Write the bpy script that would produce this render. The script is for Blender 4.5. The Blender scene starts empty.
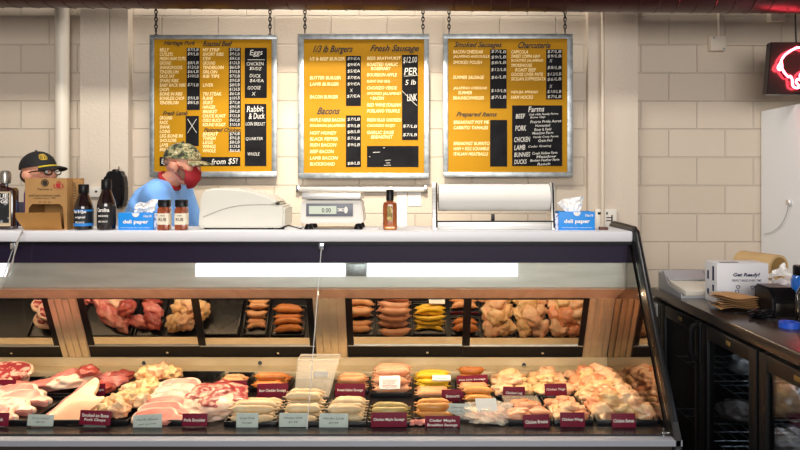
import bpy, bmesh, math, random
from mathutils import Vector, Matrix, noise, Euler
random.seed(7)
C = bpy.context.scene.collection
PI = math.pi
F, PX, PY, EYE = 700.0, 410.0, 180.0, 1.49   # focal length in pixels, principal point, eye height

def X(px, d): return (px - PX) / F * d
def Z(py, d): return EYE - (py - PY) / F * d
def W(px, py, d): return Vector((X(px, d), d, Z(py, d)))

# ------------------------------------------------------------------ materials
def lin(c):
    if isinstance(c, str):
        c = tuple(int(c[i:i+2], 16) / 255 for i in (0, 2, 4))
    return tuple(x / 12.92 if x <= .04045 else ((x + .055) / 1.055) ** 2.4 for x in c) + (1,)

MATS = {}
def mat(name, col, rough=.5, metal=0, col2=None, scale=20, bump=0, bscale=60, emit=None, es=0, sss=0, coat=0, detail=3, lo=.35, hi=.65, stretch=None, spec=None):
    if name in MATS: return MATS[name]
    m = bpy.data.materials.new(name); m.use_nodes = True
    n = m.node_tree.nodes; l = m.node_tree.links; b = n['Principled BSDF']
    b.inputs['Base Color'].default_value = lin(col)
    b.inputs['Roughness'].default_value = rough; b.inputs['Metallic'].default_value = metal
    if spec is not None: b.inputs['Specular IOR Level'].default_value = spec
    if coat: b.inputs['Coat Weight'].default_value = coat; b.inputs['Coat Roughness'].default_value = .15
    if sss:
        b.inputs['Subsurface Weight'].default_value = sss; b.inputs['Subsurface Radius'].default_value = (.02, .008, .004)
    if emit: b.inputs['Emission Color'].default_value = lin(emit); b.inputs['Emission Strength'].default_value = es
    if col2 or bump:
        tc = n.new('ShaderNodeTexCoord'); mp = n.new('ShaderNodeMapping'); l.new(tc.outputs['Object'], mp.inputs[0])
        if stretch: mp.inputs['Scale'].default_value = stretch
    if col2:
        t = n.new('ShaderNodeTexNoise'); t.inputs['Scale'].default_value = scale; t.inputs['Detail'].default_value = detail
        r = n.new('ShaderNodeValToRGB'); r.color_ramp.elements[0].position = lo; r.color_ramp.elements[1].position = hi
        r.color_ramp.elements[0].color = lin(col); r.color_ramp.elements[1].color = lin(col2)
        l.new(mp.outputs[0], t.inputs['Vector']); l.new(t.outputs['Fac'], r.inputs[0]); l.new(r.outputs[0], b.inputs['Base Color'])
    if bump:
        t = n.new('ShaderNodeTexNoise'); t.inputs['Scale'].default_value = bscale; t.inputs['Detail'].default_value = 4
        bp = n.new('ShaderNodeBump'); bp.inputs['Strength'].default_value = bump; bp.inputs['Distance'].default_value = .01
        l.new(mp.outputs[0], t.inputs['Vector']); l.new(t.outputs['Fac'], bp.inputs['Height']); l.new(bp.outputs[0], b.inputs['Normal'])
    MATS[name] = m
    return m

def glass(name, tint='ffffff', refl=1.0, rough=0.0):
    if name in MATS: return MATS[name]
    m = bpy.data.materials.new(name); m.use_nodes = True
    n = m.node_tree.nodes; l = m.node_tree.links; n.remove(n['Principled BSDF'])
    fr = n.new('ShaderNodeFresnel'); fr.inputs['IOR'].default_value = 1.45
    mu = n.new('ShaderNodeMath'); mu.operation = 'MULTIPLY'; mu.inputs[1].default_value = refl
    tr = n.new('ShaderNodeBsdfTransparent'); tr.inputs[0].default_value = lin(tint)
    gl = n.new('ShaderNodeBsdfGlossy'); gl.inputs['Roughness'].default_value = rough
    mx = n.new('ShaderNodeMixShader')
    l.new(fr.outputs[0], mu.inputs[0]); l.new(mu.outputs[0], mx.inputs[0]); l.new(tr.outputs[0], mx.inputs[1]); l.new(gl.outputs[0], mx.inputs[2])
    l.new(mx.outputs[0], n['Material Output'].inputs[0])
    MATS[name] = m
    return m

def film(name, col, alpha, rough=.2, bump=.5):
    """cloudy plastic: part see-through, part glossy plastic"""
    if name in MATS: return MATS[name]
    m = mat(name, col, rough, bump=bump, bscale=40)
    m.node_tree.nodes['Principled BSDF'].inputs['Alpha'].default_value = alpha
    return m

def blockwall(name, col, col2):
    m = bpy.data.materials.new(name); m.use_nodes = True
    n = m.node_tree.nodes; l = m.node_tree.links; b = n['Principled BSDF']; b.inputs['Roughness'].default_value = .55
    tc = n.new('ShaderNodeTexCoord'); sx = n.new('ShaderNodeSeparateXYZ'); cx = n.new('ShaderNodeCombineXYZ')
    g = n.new('ShaderNodeNewGeometry'); l.new(g.outputs['Position'], sx.inputs[0])
    ax = n.new('ShaderNodeMath'); ax.inputs[1].default_value = 40.6 - .038
    az = n.new('ShaderNodeMath'); az.inputs[1].default_value = 40.64 - .027
    l.new(sx.outputs[0], ax.inputs[0]); l.new(sx.outputs[2], az.inputs[0]); l.new(ax.outputs[0], cx.inputs[0]); l.new(az.outputs[0], cx.inputs[1])
    br = n.new('ShaderNodeTexBrick'); l.new(cx.outputs[0], br.inputs['Vector'])
    br.inputs['Scale'].default_value = 1; br.inputs['Brick Width'].default_value = .406; br.inputs['Row Height'].default_value = .2032
    br.inputs['Mortar Size'].default_value = .006; br.inputs['Mortar Smooth'].default_value = .6
    br.inputs['Color1'].default_value = lin(col); br.inputs['Color2'].default_value = lin(col2); br.inputs['Mortar'].default_value = lin(tuple(x*.965 for x in tuple(int(col[i:i+2],16)/255 for i in (0,2,4))))
    l.new(br.outputs['Color'], b.inputs['Base Color'])
    no = n.new('ShaderNodeTexNoise'); no.inputs['Scale'].default_value = 70; no.inputs['Detail'].default_value = 4
    l.new(g.outputs['Position'], no.inputs['Vector'])
    mm = n.new('ShaderNodeMath'); mm.operation = 'MULTIPLY_ADD'; mm.inputs[1].default_value = -1.0
    ns = n.new('ShaderNodeMath'); ns.operation = 'MULTIPLY'; ns.inputs[1].default_value = .25
    l.new(no.outputs['Fac'], ns.inputs[0]); l.new(br.outputs['Fac'], mm.inputs[0]); l.new(ns.outputs[0], mm.inputs[2])
    bp = n.new('ShaderNodeBump'); bp.inputs['Strength'].default_value = .8; bp.inputs['Distance'].default_value = .008
    l.new(mm.outputs[0], bp.inputs['Height']); l.new(bp.outputs[0], b.inputs['Normal'])
    return m

# ------------------------------------------------------------------ mesh builder
class MB:
    def __init__(s): s.bm = bmesh.new()
    def box(s, a, b, bev=0, rot=None):
        """a, b: opposite corners"""
        a, b = Vector(a), Vector(b); c = (a + b) / 2; d = b - a
        t = bmesh.new(); bmesh.ops.create_cube(t, size=1)
        bmesh.ops.scale(t, vec=(abs(d.x), abs(d.y), abs(d.z)), verts=t.verts)
        if bev: bmesh.ops.bevel(t, geom=list(t.edges), offset=bev, segments=2, affect='EDGES', profile=.6)
        M = Matrix.Translation(c)
        if rot: M = M @ Euler(rot).to_matrix().to_4x4()
        s.add(t, M); return s
    def add(s, t, M=None):
        if M is not None: t.transform(M)
        me = bpy.data.meshes.new('tmp'); t.to_mesh(me); t.free(); s.bm.from_mesh(me); bpy.data.meshes.remove(me)
        return s
    def addmesh(s, me, M):
        me.transform(M); s.bm.from_mesh(me); return s
    def prism(s, pts, ax, a0, a1, bev=0):
        """polygon pts extruded along axis ax ('x': pts are (y,z); 'y': (x,z); 'z': (x,y))"""
        def v(p, a): return {'x': (a, p[0], p[1]), 'y': (p[0], a, p[1]), 'z': (p[0], p[1], a)}[ax]
        t = bmesh.new(); A = [t.verts.new(v(p, a0)) for p in pts]; B = [t.verts.new(v(p, a1)) for p in pts]
        n = len(pts); t.faces.new(A); t.faces.new(B[::-1])
        for i in range(n): t.faces.new((A[i], B[i], B[(i+1) % n], A[(i+1) % n]))
        bmesh.ops.recalc_face_normals(t, faces=t.faces)
        if bev: bmesh.ops.bevel(t, geom=list(t.edges), offset=bev, segments=2, affect='EDGES')
        return s.add(t)
    def tube(s, path, r, seg=10, caps=True):
        """tube through path; r number or list"""
        path = [Vector(p) for p in path]; n = len(path)
        R = r if isinstance(r, (list, tuple)) else [r] * n
        t = bmesh.new(); rings = []; up = None
        for i, p in enumerate(path):
            d = (path[min(i+1, n-1)] - path[max(i-1, 0)]).normalized()
            if up is None: up = Vector((0, 0, 1)) if abs(d.z) < .9 else Vector((0, 1, 0))
            u = (up - d * up.dot(d)).normalized(); up = u; w = d.cross(u)
            rings.append([t.verts.new(p + (u * math.cos(2*PI*k/seg) + w * math.sin(2*PI*k/seg)) * R[i]) for k in range(seg)])
        for i in range(n-1):
            for k in range(seg):
                t.faces.new((rings[i][k], rings[i][(k+1) % seg], rings[i+1][(k+1) % seg], rings[i+1][k]))
        if caps: t.faces.new(rings[0][::-1]); t.faces.new(rings[-1])
        bmesh.ops.recalc_face_normals(t, faces=t.faces)
        return s.add(t)
    def lathe(s, prof, c=(0, 0, 0), seg=20, sx=1, sy=1, power=2):
        """prof: list of (r, z); power > 2 gives a squarer section"""
        t = bmesh.new(); rings = []
        for r, z in prof:
            ring = []
            for k in range(seg):
                a = 2*PI*(k+.5)/seg; ca, sa = math.cos(a), math.sin(a)
                q = (abs(ca)**power + abs(sa)**power) ** (-1/power)
                ring.append(t.verts.new((c[0] + max(r, 1e-4)*q*ca*sx, c[1] + max(r, 1e-4)*q*sa*sy, c[2] + z)))
            rings.append(ring)
        for i in range(len(prof)-1):
            for k in range(seg): t.faces.new((rings[i][k], rings[i][(k+1) % seg], rings[i+1][(k+1) % seg], rings[i+1][k]))
        if prof[0] == prof[-1]: bmesh.ops.remove_doubles(t, verts=t.verts, dist=1e-5)
        else: t.faces.new(rings[0][::-1]); t.faces.new(rings[-1])
        return s.add(t)
    def ball(s, c, r, sub=3, rot=None):
        t = bmesh.new(); bmesh.ops.create_icosphere(t, subdivisions=sub, radius=1)
        r = (r, r, r) if not isinstance(r, (tuple, list)) else r
        M = Matrix.Translation(c) @ (Euler(rot).to_matrix().to_4x4() if rot else Matrix()) @ Matrix.Diagonal((*r, 1))
        return s.add(t, M)
    def cap(s, a, b, ra, rb, n=12):
        """tapered capsule"""
        a, b = Vector(a), Vector(b); d = (b - a).normalized(); path = []; R = []
        for k in range(5):
            t = PI/2*(1 - k/4); path.append(a - d*ra*math.sin(t)); R.append(max(ra*math.cos(t), .0005))
        for k in range(5):
            t = PI/2*k/4; path.append(b + d*rb*math.sin(t)); R.append(max(rb*math.cos(t), .0005))
        return s.tube(path, R, n)
    def text(s, st, x0, x1, z0, z1, y, depth=.0006, shear=0, off=0, rot=0, fn=None):
        """string fitted in a box in the XZ plane, facing -Y"""
        for k in range(6):   # a failed fill is tried again with a hair's difference
            cu = bpy.data.curves.new('t', 'FONT'); cu.body = st; cu.size = 1; cu.shear = shear+.013*k; cu.offset = off*(1-.13*k); cu.resolution_u = 2
            o = bpy.data.objects.new('t', cu); C.objects.link(o)
            dg = bpy.context.evaluated_depsgraph_get(); me = bpy.data.meshes.new_from_object(o.evaluated_get(dg))
            bpy.data.objects.remove(o); bpy.data.curves.remove(cu)
            if sum(p.area for p in me.polygons) > .05*len(st.replace(' ', '')) or '*' in st or st.islower() and k > 2: break
            print('refill', st, k)
        if not me.vertices: return s
        for v in me.vertices:      # trim stray spikes of the outline offset
            v.co.y = min(max(v.co.y, -.26), .80); v.co.x = min(max(v.co.x, -.15), .8*len(st)+.15)
        xs = [v.co.x for v in me.vertices]; ys = [v.co.y for v in me.vertices]
        ax, bx, ay, by = min(xs), max(xs), min(ys), max(ys); W_ = bx-ax or 1; H_ = by-ay or 1
        for v in me.vertices:
            u = (v.co.x-ax)/W_; w = (v.co.y-ay)/H_
            x = x0 + u*(x1-x0); z = z0 + w*(z1-z0)
            if rot:
                cx, cz = (x0+x1)/2, (z0+z1)/2; dx, dz = x-cx, z-cz
                x = cx + dx*math.cos(rot) - dz*math.sin(rot); z = cz + dx*math.sin(rot) + dz*math.cos(rot)
            v.co = fn(x, z) if fn else (x, y, z)
        s.bm.from_mesh(me); bpy.data.meshes.remove(me); return s
    def distort(s, amp, sc, seed=0):
        o = Vector((seed*13.7, seed*7.1, seed*3.3))
        for v in s.bm.verts:
            v.co += noise.noise_vector(v.co*sc + o) * amp
        return s
    def remesh(s, vox, smooth=4):
        me = bpy.data.meshes.new('r'); s.bm.to_mesh(me); s.bm.free()
        o = bpy.data.objects.new('r', me); C.objects.link(o)
        m = o.modifiers.new('r', 'REMESH'); m.mode = 'VOXEL'; m.voxel_size = vox
        if smooth: q = o.modifiers.new('s', 'SMOOTH'); q.iterations = smooth; q.factor = .5
        dg = bpy.context.evaluated_depsgraph_get(); me2 = bpy.data.meshes.new_from_object(o.evaluated_get(dg))
        bpy.data.objects.remove(o); bpy.data.meshes.remove(me)
        s.bm = bmesh.new(); s.bm.from_mesh(me2); bpy.data.meshes.remove(me2); return s
    def build(s, name, m, parent=None, smooth=True, angle=35):
        me = bpy.data.meshes.new(name)
        if parent is not None: org = wloc(parent)
        else:
            vs = s.bm.verts; xs = [v.co.x for v in vs]; ys = [v.co.y for v in vs]; zs = [v.co.z for v in vs]
            org = Vector(((min(xs)+max(xs))/2, (min(ys)+max(ys))/2, min(zs)))
        for v in s.bm.verts: v.co -= org
        s.bm.normal_update()
        if smooth:
            for f in s.bm.faces: f.smooth = True
            for e in s.bm.edges:
                if len(e.link_faces) == 2 and e.calc_face_angle(0) > math.radians(angle): e.smooth = False
        s.bm.to_mesh(me); s.bm.free(); me.materials.append(m)
        o = bpy.data.objects.new(name, me); C.objects.link(o); LOC[o.name] = org
        if parent is not None: o.parent = parent
        else: o.location = org
        return o
LOC = {}
def wloc(o): return LOC[o.name]

def tag(o, label=None, cat=None, group=None, kind=None):
    if label: o['label'] = label
    if cat: o['category'] = cat
    if group: o['group'] = group
    if kind: o['kind'] = kind
    return o
def thing(name, label, cat, loc=(0, 0, 0), group=None):
    o = bpy.data.objects.new(name, None); C.objects.link(o); o.location = loc; o.empty_display_size = .05
    LOC[o.name] = Vector(loc); return tag(o, label, cat, group)
def struct(name, mb, m):
    return tag(mb.build(name, m, smooth=False), kind='structure')
def dup(root, loc, rot=(0, 0, 0), label=None, group=None, scale=1):
    r = root.copy(); C.objects.link(r); r.location = loc; r.rotation_euler = rot
    if scale != 1: r.scale = (scale,)*3
    if label: r['label'] = label
    if group: r['group'] = group
    for ch in list(root.children):
        c = ch.copy(); C.objects.link(c); c.parent = r
        for g in ch.children:
            d = g.copy(); C.objects.link(d); d.parent = c
    return r

# ------------------------------------------------------------------ common materials
M_steel = mat('brushed_stainless', 'd6d4d0', .4, .75, 'bcbab6', 6, stretch=(1, 1, 30), bump=.05, bscale=30)
M_galv = mat('galvanised_frame', 'aab0b2', .38, .75, '8f9698', 25, bump=.1)
M_chrome = mat('chrome', 'dddddd', .12, 1)
M_mirror = mat('door_mirror', 'c4bfb8', .03, 1)
M_black = mat('black_frame', '0b0a0d', .35, spec=.3)
M_blackpl = mat('black_tray_plastic', '0e0d0e', .3, bump=.15, bscale=15)
M_white = mat('white_enamel', 'f0efee', .3)
M_offw = mat('offwhite_plastic', 'e6e2d8', .38)
M_maroon = mat('maroon_card', '7a1230', .5, spec=.2)
M_ink = mat('white_ink', 'f4efe8', .5)
M_chalk = mat('chalk', 'd6d4cc', .8)
M_board = mat('chalkboard', '0f0f12', .8, col2='1a1a1e', scale=8, spec=.15)
M_dark = mat('dark_lettering', '1a120c', .6)
M_cream = mat('cream_paint_lettering', 'f6dc9c', .6)
M_cardb = mat('brown_cardboard', 'b08651', .75, col2='a47a46', scale=6)
M_paper = mat('white_paper', 'f1efec', .7, bump=.2, bscale=25)
M_glass = glass('case_glass', 'f6f8f7', .55)
M_cglass = glass('cooler_glass', 'd6dadd', .5)
# ------------------------------------------------------------------ camera, light, world
sc = bpy.context.scene
cd = bpy.data.cameras.new('camera'); cam = bpy.data.objects.new('camera', cd); C.objects.link(cam)
cam.location = (0, 0, EYE); cam.rotation_euler = (PI/2, 0, 0)
cd.sensor_width = 36; cd.lens = 36*F/800; cd.shift_x = (400-PX)/800; cd.shift_y = -(225-PY)/800; cd.clip_start = .02
sc.camera = cam
sc.view_settings.view_transform = 'Standard'; sc.view_settings.look = 'None'; sc.view_settings.gamma = 1
sc.view_settings.exposure = 0.0; sc.cycles.use_denoising = True; sc.cycles.max_bounces = 8
sc.cycles.sample_clamp_indirect = 6; sc.cycles.transparent_max_bounces = 16
w = bpy.data.worlds.new('world'); sc.world = w; w.use_nodes = True
w.node_tree.nodes['Background'].inputs[0].default_value = lin('c9d3e6'); w.node_tree.nodes['Background'].inputs[1].default_value = .55

def area(name, loc, target, sx, sy, power, col):
    d = bpy.data.lights.new(name, 'AREA'); d.shape = 'RECTANGLE'; d.size = sx; d.size_y = sy; d.energy = power; d.color = lin(col)[:3]
    o = bpy.data.objects.new(name, d); C.objects.link(o); o.location = loc
    o.rotation_euler = (Vector(target)-Vector(loc)).to_track_quat('-Z', 'Y').to_euler(); return o
area('window_light', (.4, -3.6, 2.35), (-.2, 5.0, 1.35), 4.6, 1.9, 300, 'fff9f2')
area('ceiling_light', (-.9, 2.75, 3.5), (-.9, 4.9, .9), 3.4, .25, 90, 'fff8ee')
area('wall_wash', (-.35, 4.68, 3.45), (-.35, 4.95, 1.9), 2.2, .12, 34, 'fff6e8')
sp = bpy.data.lights.new('track_spot', 'SPOT'); sp.energy = 620; sp.spot_size = math.radians(46); sp.spot_blend = .9; sp.color = lin('fff0da')[:3]; sp.shadow_soft_size = .12
so = bpy.data.objects.new('track_spot', sp); C.objects.link(so); so.location = (-.3, 2.0, 3.3)
so.rotation_euler = (Vector((-.45, 5.04, 1.75))-so.location).to_track_quat('-Z', 'Y').to_euler()

# ------------------------------------------------------------------ room
M_wall = blockwall('painted_block_wall', 'd2c4b2', 'cdbfac')
M_pil = mat('painted_pilaster', 'd6c9b8', .55, bump=.25, bscale=45)
struct('wall_back', MB().box((-4.6, 5.04, 0), (4.2, 5.2, 3.6)), M_wall)
struct('floor', MB().box((-4.6, -4.5, -.1), (4.2, 5.2, 0)), mat('floor_concrete', '6d6660', .5, col2='5c5650', scale=3))
struct('ceiling', MB().box((-4.6, -4.5, 3.6), (4.2, 5.2, 3.7)), mat('ceiling_paint', '4a4258', .9))
struct('wall_left', MB().box((-4.7, -4.5, 0), (-4.6, 5.2, 3.6)), M_wall)
struct('wall_right', MB().box((4.2, -4.5, 0), (4.3, 5.2, 3.6)), M_wall)
D = 4.96
struct('trim_1', MB().box((X(80, D), D, 0), (X(109.3, D), 5.05, 3.6)).box((X(110.2, D), D, 0), (X(128, D), 5.05, 3.6)).box((X(109, D), D+.012, 0), (X(111, D), 5.05, 3.6)), M_pil)
struct('trim_2', MB().box((X(589, D), D+.02, 0), (X(604.5, D), 5.05, 3.6)).box((X(605, D), D, 0), (X(638, D), 5.05, 3.6)), M_pil)
M_pipe = mat('painted_pipe', 'ded6c6', .4)
tag(MB().tube([(X(58, 4.9), 4.96, 0), (X(58, 4.9), 4.96, 3.6)], .048, 20).build('wall_pipe', M_pipe), 'thick white painted vertical pipe on the wall behind the black-capped worker', 'pipe')
tag(MB().tube([(X(603, 4.9), 4.90, 0), (X(603, 4.9), 4.90, 3.6)], .012, 10).build('conduit', M_pil), 'thin painted vertical conduit running down the pilaster right of the menu boards', 'pipe')
# surface conduit with junction boxes, top right
t = thing('wiring_conduit', 'painted surface conduit with square junction box on block wall near the neon sign', 'conduit', (X(718, 5), 5.0, Z(43, 5)))
MB().box(W(711, 50.5, 4.98), (X(726, 4.98), 5.04, Z(36, 4.98)), .004).build('junction_box', M_pil, t)
MB().tube([(X(719, 5.02), 5.02, Z(38, 5.02)), (X(719, 5.02), 5.02, 3.6)], .011).tube([(X(724, 5.02), 5.02, Z(44, 5.02)), (2.9, 5.02, Z(45, 5.02))], .009).build('tube', M_pil, t)
MB().box(W(713, 38.5, 4.978), (X(715, 4.98), 4.982, Z(37, 4.98))).box(W(723, 49.5, 4.978), (X(725, 4.98), 4.982, Z(48, 4.98))).build('screw', M_galv, t)
tag(MB().box(W(771, 21, 4.98), (X(786, 4.98), 5.04, Z(2, 4.98)), .004).build('junction_box', M_pil), 'square painted junction box high on the wall above the neon sign', 'junction box')

# red spiral duct
M_duct = mat('dark_red_duct', '42181a', .32, .35, col2='3a1214', scale=4)
t = thing('spiral_duct', 'dark red spiral ventilation duct running across the top of the picture above the menu boards', 'duct', (0, 4.3, 2.54))
def dz(x): return -.0078*x
MB().tube([(x, 4.3, 2.735+dz(x)) for x in (-4.5, 4.1)], .2, 40).build('duct_tube', M_duct, t)
hp = []; k = 0; x = -3.3
while x < 3.3:
    a = k*2*PI/20; hp.append((x, 4.3+.2005*math.cos(a), 2.735+dz(x)+.2005*math.sin(a))); k += 1; x += .0045*20/20*1.25
MB().tube(hp, .0045, 4).build('spiral_seam', M_duct, t)

# ------------------------------------------------------------------ menu boards
BD = 4.95
M_yel = mat('mustard_board', 'b08000', .6, col2='aa7a00', scale=3, spec=.2)
def chain(px):
    x = X(px, BD); t = []
    m = MB(); z = Z(35, BD); k = 0
    m.tube([(x+.012*math.cos(a), BD, z-.012+.02*math.sin(a)) for a in [i*2*PI/12 for i in range(13)]], .0048, 6)
    z += .02
    while z < Z(9, BD)+.25:
        pts = [(x+(.009*math.cos(a) if k % 2 else 0), BD+(0 if k % 2 else .009*math.cos(a)), z+.013+.018*math.sin(a)) for a in [i*2*PI/12 for i in range(13)]]
        m.tube(pts, .0042, 6); z += .026; k += 1
    return m.build('hanging_chain', M_dk)
M_dk = mat('dark_steel', '3a3632', .35, .9)
for i, (px, lb) in enumerate([(156, 'left edge of the left menu board'), (270, 'right edge of the left menu board'), (305, 'left edge of the middle menu board'), (423, 'right edge of the middle menu board'), (449, 'left edge of the right menu board'), (565, 'right edge of the right menu board')]):
    tag(chain(px), 'dark steel hook and chain holding up the ' + lb, 'chain', 'chains holding the menu boards')

def board(lbl, fx0, fx1, fy0, fy1, yx0, yx1, yy0, yy1, strips, heads, rows, prices, chalk):
    t = thing('menu_board', lbl, 'menu board', (X((fx0+fx1)/2, BD), BD, Z(fy1, BD)), 'hanging yellow menu boards')
    A, B = W(fx0, fy1, BD), W(fx1, fy0, BD); a, b = W(yx0, yy1, BD), W(yx1, yy0, BD)
    m = MB()
    m.box((A.x, BD-.012, b.z), (B.x, BD+.012, B.z), .003).box((A.x, BD-.012, A.z), (B.x, BD+.012, a.z), .003)
    m.box((A.x, BD-.0119, a.z-.001), (a.x, BD+.0119, b.z+.001), .003).box((b.x, BD-.0119, a.z-.001), (B.x, BD+.0119, b.z+.001), .003)
    m.build('frame', M_galv, t)
    MB().box((a.x-.002, BD-.004, a.z-.002), (b.x+.002, BD+.008, b.z+.002)).build('panel', M_yel, t)
    y1 = BD-.0068; y2 = BD-.0102
    for (x0, x1, q0, q1) in strips: MB().box((X(x0, BD), BD-.0072, Z(q1, BD)), (X(x1, BD), BD-.0035, Z(q0, BD))).build('chalkboard_strip', M_board, t)
    m = MB()
    for (st, x0, x1, q0, q1) in heads: m.text(st, X(x0, BD), X(x1, BD), Z(q1, BD), Z(q0, BD), y1, shear=.45, off=.022)
    m.build('heading_lettering', M_dark, t, False)
    m = MB()
    for (st, x0, x1, yc) in rows: m.text(st, X(x0, BD), X(x1, BD), Z(yc+1.75, BD), Z(yc-1.75, BD), y1, shear=.15, off=.024)
    m.build('list_lettering', M_cream, t, False)
    m = MB()
    for (st, x0, x1, yc) in prices: m.text(st, X(x0, BD), X(x1, BD), Z(yc+1.7, BD), Z(yc-1.7, BD), y2, rot=random.uniform(-.05, .05), shear=.15, off=-.004)
    for (st, x0, x1, q0, q1) in chalk:
        if st == '/': m.tube([(X(x0, BD), y2, Z(q0, BD)), (X(x1, BD), y2, Z(q1, BD))], .0018, 4)
        else: m.text(st, X(x0, BD), X(x1, BD), Z(q1, BD), Z(q0, BD), y2, shear=.2, off=.006, rot=.04)
    m.build('chalk_lettering', M_chalk, t, False)
def PR(x0, x1, ys, pool): return [(pool[i % len(pool)], x0, x1, y) for i, y in enumerate(ys)]
LB = ['$7/LB', '$9/LB', '$8/LB', '$12/LB', '$6/LB', '$10/LB']
r1 = [50+4.4*i for i in range(13)]
board('yellow chalk menu board behind the worker in the camouflage cap', 150, 277, 35, 177, 154.5, 272, 39.5, 171.5,
  [(187, 200, 48, 110), (186, 199, 116, 146), (229, 241, 48, 127), (229, 241, 132, 151), (245, 267, 48, 98), (245, 266.5, 104, 166), (160, 240.5, 157, 166)],
  [('Heritage Pork', 164, 196, 41, 46.5), ('Fresh Lamb', 163, 188, 111, 115.5), ('Roasted Beef', 203, 233, 41, 46.5), ('Pastured Chicken', 204, 241, 127.8, 131.8)],
  [(s, 160, 160+min(26, 1.9*len(s)), y) for s, y in zip(['BELLY', 'CUTLETS', 'FRESH HAM CUTS', 'GROUND', 'SHANKS/HOCKS', 'TENDERLOIN', 'BACK FAT', 'SPARE RIBS', 'BABY BACK RIBS', 'CHOPS', 'BONE IN RIBS', 'BONELESS CHOP', 'TENDERLOIN'], r1)]
  + [(s, 160, 160+min(24, 2.1*len(s)), 118+4.5*i) for i, s in enumerate(['GROUND', 'RACK', 'SHANK', 'LOINS', 'LEG BONE IN', 'SHOULDER', 'LAMB', 'BREAST'])]
  + [(s, 203, 203+min(24, 2.1*len(s)), 50+4.4*i) for i, s in enumerate(['NY STRIP', 'SHORT RIBS', 'STEW', 'GROUND', 'TENDERLOIN', 'SIRLOIN', 'RIB TIPS', '', 'LIVER', '', 'TRI STEAK', 'FLANK', 'SKIRT', 'HANGER', 'BRISKET', 'CHUCK ROAST', 'OSSO BUCO', 'ROUND ROAST']) if s]
  + [(s, 203, 203+min(22, 2.6*len(s)), 134+4.2*i) for i, s in enumerate(['BREAST', 'THIGH', 'LEGS', 'WINGS', 'WHOLE'])],
  PR(188, 199, [r1[i] for i in (0, 1, 3, 4, 5, 6, 8, 11, 12)], LB) + PR(230, 240, [50+4.4*i for i in range(18)], LB) + PR(230, 240, [134+4.2*i for i in range(5)], LB)
  + [('CHICKEN', 247, 264, 64), ('$5/DZ', 250, 262, 69), ('DUCK', 250, 261, 76), ('$6/EA', 250, 264, 81), ('GOOSE', 248, 261, 88), ('X', 252, 256, 94), ('LOIN BREAST', 246, 265.5, 124), ('QUARTER', 246, 263, 139), ('WHOLE', 248, 260, 154)],
  [('Eggs', 250, 263, 50, 57), ('/', 248, 265, 60, 60), ('Rabbit', 247, 264, 106, 112), ('& Duck', 249, 265, 113, 119), ('Eggs from', 162, 180, 158.5, 165), ('from $5!', 212, 238, 158.5, 165), ('/', 188, 197, 119, 133), ('/', 197, 188, 119, 133)])
board('bright yellow chalk menu board with burgers and sausages, hung in the middle above the scale', 298, 429, 34, 178.5, 304, 424, 39.5, 173,
  [(346, 361, 56, 106), (346, 361, 115.5, 167), (402, 418, 55, 140), (367, 418.5, 146, 167)],
  [('1/3 lb Burgers', 313, 353, 45.5, 54.5), ('Fresh Sausage', 370, 419, 45, 53.5), ('Bacons', 317, 340, 107.5, 114.5)],
  [('1/3 lb BEEF BURGER', 310, 345, 59), ('BUTTER BURGER', 310, 341, 78), ('LAMB BURGER', 310, 339, 84.3), ('BACON BURGER', 310, 338, 97)]
  + [(s, 310, x1, y) for s, x1, y in [('MAPLE HERB BACON', 345, 120), ('BOURBON JALAPENO', 345, 126), ('HOT HONEY', 337, 133), ('BLACK PEPPER', 338, 139), ('IRISH BACON', 336.5, 145), ('BEEF BACON', 334, 151.5), ('LAMB BACON', 338, 158), ('BUCKBOARD', 335, 164)]]
  + [(s, x0, x1, y) for s, x0, x1, y in [('BEER BRATWURST', 367, 401, 58.5), ('ROASTED GARLIC', 367, 398, 64.5), ('ROSEMARY', 371, 391, 68.7), ('BOURBON APPLE', 367, 397, 75), ('BURNT END BBQ', 367, 398, 81.5), ('CHORIZO VERDE', 367, 397, 88), ('SMOKED JALAPENO', 367, 401, 94), ('+ BACON', 370, 384, 98.3), ('RED WINE ITALIAN', 367, 401, 105), ('POBLANO TRUFFLE', 367, 400, 111), ('FRESH BULK CHORIZO', 367, 401.5, 120), ('CHORIZO ROJO', 367, 395, 126), ('GARLIC SAGE', 367, 394, 132.5), ('BREAKFAST', 371, 393, 137)]],
  PR(347.5, 360, [59, 65, 71.5, 78, 84.3], ['$9/EA', '$9/EA', '$5/EA', '$7/EA']) + [('X', 350, 353, 90.5), ('$7/EA', 347, 360, 96.5)] + PR(347.5, 360, [119.5, 126, 132, 138.5, 145, 163.5], ['$7/LB', '$9/LB', '$8/LB']) + [('$7/LB', 403, 417, 126.5), ('$7/LB', 403, 417, 135)],
  [('$12.00', 403, 417, 57, 64), ('PER', 404, 417, 68, 75), ('/', 404, 418, 76.5, 75.5), ('5 lb', 405, 416, 80, 85), ('/', 402, 417, 91, 106), ('LINK', 407, 417, 94, 101), ('/', 373, 380, 152.6, 152.2), ('/', 383, 385, 148, 147.8), ('/', 385, 391, 160.5, 160), ('/', 386, 390, 163, 163), ('/', 384, 391, 165.4, 165.2), ('/', 369, 370.5, 156.5, 157)])
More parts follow.
